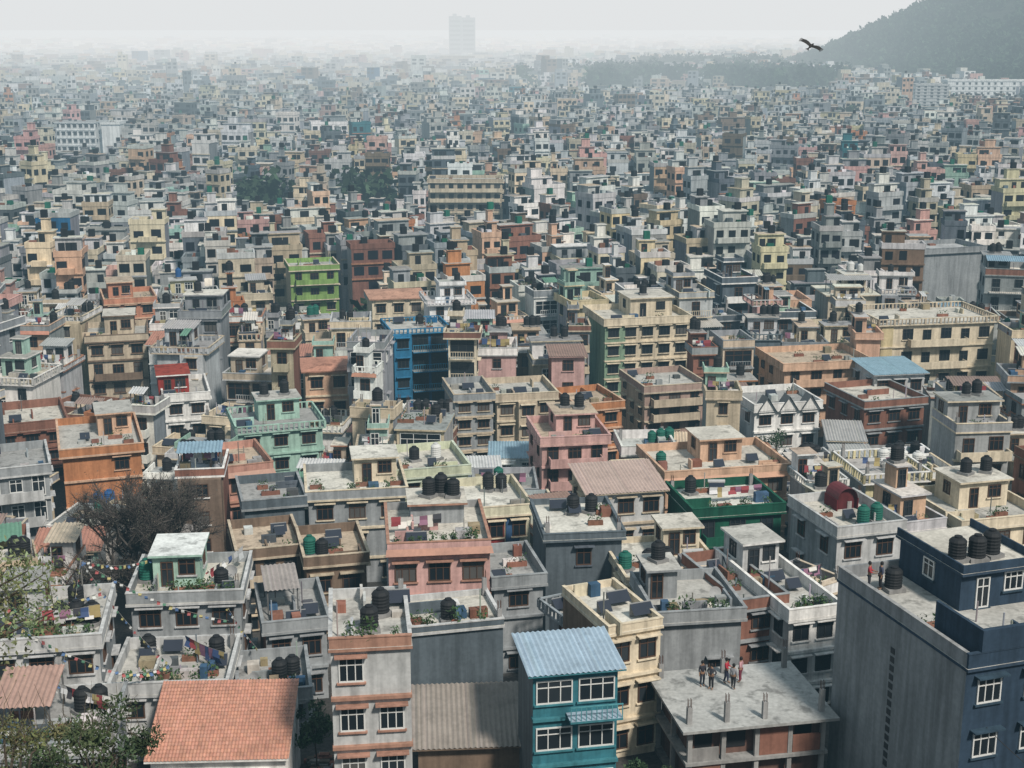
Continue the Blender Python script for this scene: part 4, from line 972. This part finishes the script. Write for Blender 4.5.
solar(rp(INFO['dark green house'], .5, .75, 0), 0, 'solar water heater on the dark green house roof')
q = MB()
for i in range(700):
    a, b0, b1 = R.choice(((R.gauss(8.6, 1.1), 69, 77), (R.gauss(-11.8, .8), 74, 82), (R.uniform(9, 19.5), 72.5, 76)))
    b = R.uniform(b0, b1); s = R.uniform(.06, .32); z = gz(b)+R.uniform(0, .5)
    q.box(a-s, a+s, b-s*.6, b+s*.6, z, z+s, jit(R.choice(((.25, .11, .075), (.24, .23, .22), (.18, .15, .12))), .3))
o = q.build('rubble'); tag(o, 'loose brick and stone rubble in gaps beside the teal house and lane', 'rubble', None, 'stuff')
q = MB(); a = INFO['big slate navy building']['loc'](-3, -6.6, 9); b = (a[0]+9, a[1]-4, a[2]-4)
q.tube([tuple(a[i]+(b[i]-a[i])*t/10-(1.2*4*(t/10)*(1-t/10) if i == 2 else 0) for i in range(3)) for t in range(11)], [.02]*11, (.02, .02, .02), PN, k=5)
tag(q.build('power_cable'), 'thin black cable hanging from front of big slate navy building', 'cable')
# ------------------------------------------------------------------ people
def solid(name, c):
    m = MATS[PN].copy(); m.name = name
    for nd in list(m.node_tree.nodes):
        if nd.type == 'ATTRIBUTE':
            l = [k for k in m.node_tree.links if k.from_node == nd]; to = l[0].to_socket
            rgb = m.node_tree.nodes.new('ShaderNodeRGB'); rgb.outputs[0].default_value = (*c, 1); m.node_tree.links.new(rgb.outputs[0], to)
    m.cycles.emission_sampling = 'NONE'
    return m
SKIN = solid('skin', (.28, .16, .10))
def skinned(name, V, E, Rd, mat, parent=None):
    me = bpy.data.meshes.new(name); me.from_pydata(V, E, []); me.materials.append(mat)
    o = link(name, me, parent); md = o.modifiers.new('Skin', 'SKIN'); md.use_smooth_shade = True
    for i, r in enumerate(Rd):
        me.skin_vertices[0].data[i].radius = (r, r); me.skin_vertices[0].data[i].use_root = (i == 0)
    s = o.modifiers.new('Sub', 'SUBSURF'); s.levels = 1; s.render_levels = 1
    return o
PC = [0]
def person(p, yw, shirt, trou, label, pose='down', step=0.0):
    PC[0] += 1
    root = link('person', None, None, p, yw)
    V = [(0, 0, .95), (0, 0, 1.12), (0, 0, 1.33), (0, 0, 1.49), (0, -.02, 1.60), (0, -.01, 1.68), (0, -.10, 1.595)]
    Rd = [.125, .115, .13, .055, .088, .065, .018]
    E = [(0, 1), (1, 2), (2, 3), (3, 4), (4, 5), (4, 6)]
    arms = {'down': ((.22, .03, 1.15), (.23, -.05, .90), (.23, -.07, .82)), 'hips': ((.33, .06, 1.18), (.17, -.08, 1.0), (.12, -.11, .97)),
            'fwd': ((.22, -.06, 1.16), (.17, -.30, 1.12), (.15, -.38, 1.12)), 'up': ((.30, -.1, 1.3), (.28, -.25, 1.52), (.27, -.28, 1.60))}
    sv, se, sr = [(0, 0, .93), (0, 0, 1.12), (0, 0, 1.33), (0, 0, 1.45)], [(0, 1), (1, 2), (2, 3)], [.14, .132, .148, .085]
    for s in (-1, 1):
        el, wr, pa = arms[pose if s > 0 or pose != 'up' else 'down']
        b = len(V); V += [(s*.17, 0, 1.41), (s*el[0], el[1], el[2]), (s*wr[0], wr[1], wr[2]), (s*pa[0], pa[1], pa[2])]
        Rd += [.06, .044, .03, .034]; E += [(2, b), (b, b+1), (b+1, b+2), (b+2, b+3)]
        d = norm([s*(pa[0]-wr[0]), pa[1]-wr[1], pa[2]-wr[2]]); u = norm(np.cross(d, (1, .2, .1)))
        for k, (off, L) in enumerate(((-.028, .07), (-.01, .085), (.01, .08), (.028, .06))):
            f = len(V); q = np.array(V[b+3])+d*.02+u*off; V.append(tuple(q+d*L*.5)); V.append(tuple(q+d*L+np.array((-s*.015, 0, 0))))
            Rd += [.01, .008]; E += [(b+3, f), (f, f+1)]
        f = len(V); V.append(tuple(np.array(V[b+2])+d*.05-u*.055)); Rd.append(.01); E.append((b+2, f))
        c = len(sv); sv += [(s*.17, 0, 1.40), (s*el[0], el[1], el[2]), (s*(el[0]*.35+wr[0]*.65), el[1]*.35+wr[1]*.65, el[2]*.35+wr[2]*.65)]
        sr += [.075, .06, .048]; se += [(2, c), (c, c+1), (c+1, c+2)]
    tv, te, tr = [(0, 0, .97)], [], [.135]
    for s in (-1, 1):
        st = s*step
        b = len(V); V += [(s*.095, 0, .86), (s*.10, -.02-st*.5, .48), (s*.105, .02-st, .09), (s*.115, -.15-st, .035)]
        Rd += [.088, .058, .042, .036]; E += [(0, b), (b, b+1), (b+1, b+2), (b+2, b+3)]
        c = len(tv); tv += [(s*.095, 0, .86), (s*.10, -.02-st*.5, .48), (s*.105, .02-st, .12)]; tr += [.105, .076, .062]; te += [(0, c), (c, c+1), (c+1, c+2)]
    skinned('body', V, E, Rd, SKIN, root)
    skinned('shirt', sv, se, sr, solid('shirt_cloth_%d' % PC[0], shirt), root); skinned('trousers', tv, te, tr, solid('trouser_cloth_%d' % PC[0], trou), root)
    q = MB(); q.lathe([(.10, 1.58), (.108, 1.64), (.098, 1.71), (.06, 1.765), (.015, 1.785)], (.012, .01, .01), PN, 12, (0, .015)); q.build('hair', root)
    tag(root, label, 'person', 'people on the rooftops')
U = INFO['low unfinished concrete building']; zz = U['g']+U['zr']
for (px, py, yw, sh, tr, lb, po, st) in (
    (702, 686, .3, (.03, .03, .04), (.03, .035, .05), 'leftmost person standing on concrete slab, dark top and dark trousers', 'down', 0),
    (711, 689, -.7, (.05, .05, .06), (.02, .02, .025), 'person in charcoal top standing second from left on the slab', 'hips', 0),
    (726, 683, 1.1, (.38, .03, .05), (.04, .045, .08), 'person in red top standing on the concrete slab', 'fwd', .1),
    (733, 689, 2.6, (.28, .28, .3), (.03, .03, .035), 'person in pale grey top standing on the concrete slab', 'down', .08),
    (740, 682, -2.0, (.45, .25, .27), (.16, .03, .05), 'rightmost person on the concrete slab, in a pink top', 'hips', 0)):
    person(atZ(px, py, zz+.004), yw, sh, tr, lb, po, st)
Bb = INFO['big slate navy building']
person(rp(Bb, .1, .85, .004), 1.2, (.35, .04, .05), (.03, .03, .04), 'person in red top on roof of the big slate navy building', 'fwd', 0)
person(rp(Bb, .17, .83, .004), -1.5, (.05, .06, .1), (.02, .02, .025), 'person in navy top on roof of the big slate navy building', 'down', 0)
person(rp(A, .35, .3, .004), .4, (.4, .38, .36), (.05, .05, .08), 'person in pale top standing on left terrace house roof', 'down', .05)
# ------------------------------------------------------------------ bird
def bird():
    q = MB(); c = (.02, .016, .014)
    prof = [(.02, .34), (.05, .27), (.075, .2), (.10, .05), (.085, -.12), (.05, -.25), (.03, -.32)]
    n0 = len(q.v); k = 8
    for (r, y) in prof:
        for j in range(k): t = 2*pi*j/k; q.v.append((r*cos(t), y, r*.85*sin(t)))
    for i in range(len(prof)-1):
        for j in range(k): j2 = (j+1) % k; q.f.append((n0+i*k+j, n0+i*k+j2, n0+(i+1)*k+j2, n0+(i+1)*k+j)); q.c.append(c); q.m.append(PN)
    for s in (-1, 1):
        st = [(.05, .14, -.12, .02), (.3, .2, -.13, .09), (.5, .2, -.15, .12), (.66, .14, -.17, .12)]
        for i in range(3):
            a, b = st[i], st[i+1]
            q.face([(s*a[0], a[1], a[3]), (s*b[0], b[1], b[3]), (s*b[0], b[2], b[3]-.02), (s*a[0], a[2], a[3]-.02)], c, PN)
            q.face([(s*a[0], a[1], a[3]), (s*b[0], b[1], b[3]), (s*b[0], b[1]-.08, b[3]-.04), (s*a[0], a[1]-.08, a[3]-.05)], c, PN)
        for i in range(6):
            y0 = .13-i*.05; q.face([(s*.64, y0, .12), (s*(.86-.02*abs(i-1.5)), y0-.03*i, .13), (s*(.85-.02*abs(i-1.5)), y0-.035-.03*i, .125), (s*.64, y0-.048, .115)], c, PN)
    q.face([(-.03, -.28, 0), (.03, -.28, 0), (.13, -.55, 0), (0, -.50, .0), (-.13, -.55, 0)], c, PN)
    q.tube([(0, .33, 0), (0, .38, -.01), (0, .4, -.04)], [.018, .012, .003], (.05, .045, .03), PN, k=5)
    p = atY(811, 46, 92); o = q.build('bird', None, p); o.rotation_euler = (radians(28), radians(25), radians(-30))
    tag(o, 'dark bird of prey gliding with spread wings before the hazy hill', 'bird')
bird()
# ------------------------------------------------------------------ unique labels
grp = defaultdict(list)
for o, s, px in PEND: grp[' '.join(s.split())].append((px, o))
ORD = ['leftmost', 'second from left', 'third from left', 'fourth from left', 'fifth from left', 'sixth from left', 'seventh from left', 'eighth from left']
for s, L in grp.items():
    L.sort(key=lambda t: t[0])
    for i, (px, o) in enumerate(L):
        if len(L) == 1: t = s
        elif len(L) == 2: t = ('left ' if i == 0 else 'right ')+s
        elif i == len(L)-1: t = 'rightmost '+s
        elif i == 0: t = 'leftmost '+s
        else: t = s+', '+(ORD[i] if i < len(ORD) else 'near middle')
        o['label'] = ' '.join(t.split()[:16])
# ------------------------------------------------------------------ light, sky, camera
W = bpy.data.worlds.new('World'); sc.world = W; W.use_nodes = True
N, L = W.node_tree.nodes, W.node_tree.links
bg = N['Background']; out = N['World Output']
sky = N.new('ShaderNodeTexSky'); sky.sky_type = 'NISHITA'; sky.sun_disc = False
sky.sun_elevation = radians(48); sky.sun_rotation = radians(145); sky.dust_density = 4
L.new(sky.outputs[0], bg.inputs[0]); bg.inputs[1].default_value = .09
tc = N.new('ShaderNodeTexCoord'); sp = N.new('ShaderNodeSeparateXYZ'); L.new(tc.outputs['Generated'], sp.inputs[0])
cr = N.new('ShaderNodeValToRGB'); L.new(sp.outputs['Z'], cr.inputs[0])
e = cr.color_ramp.elements
e[0].position = .05; e[0].color = (.80, .82, .83, 1); e[1].position = .28; e[1].color = (.35, .445, .495, 1)
b2 = N.new('ShaderNodeBackground'); L.new(cr.outputs[0], b2.inputs[0]); b2.inputs[1].default_value = 1.05
mx = N.new('ShaderNodeMixShader'); mx.inputs[0].default_value = .9
L.new(bg.outputs[0], mx.inputs[1]); L.new(b2.outputs[0], mx.inputs[2]); L.new(mx.outputs[0], out.inputs['Surface'])
sd = bpy.data.lights.new('sun', 'SUN'); sd.energy = 4.1; sd.angle = radians(6); sd.color = (1, .935, .845)
so = bpy.data.objects.new('sun', sd); COL.objects.link(so); so.rotation_euler = (radians(43), 0, radians(33)); so.location = (0, 0, 200)
cd = bpy.data.cameras.new('camera'); cam = bpy.data.objects.new('camera', cd); COL.objects.link(cam)
cd.sensor_width = 36; cd.lens = 36*F/1024; cd.clip_start = .5; cd.clip_end = 30000
cam.location = (0, 0, CZ); cam.rotation_euler = (pi/2-PITCH, 0, 0)
sc.camera = cam
sc.view_settings.view_transform = 'Standard'; sc.view_settings.look = 'None'; sc.view_settings.exposure = 0; sc.view_settings.gamma = 1
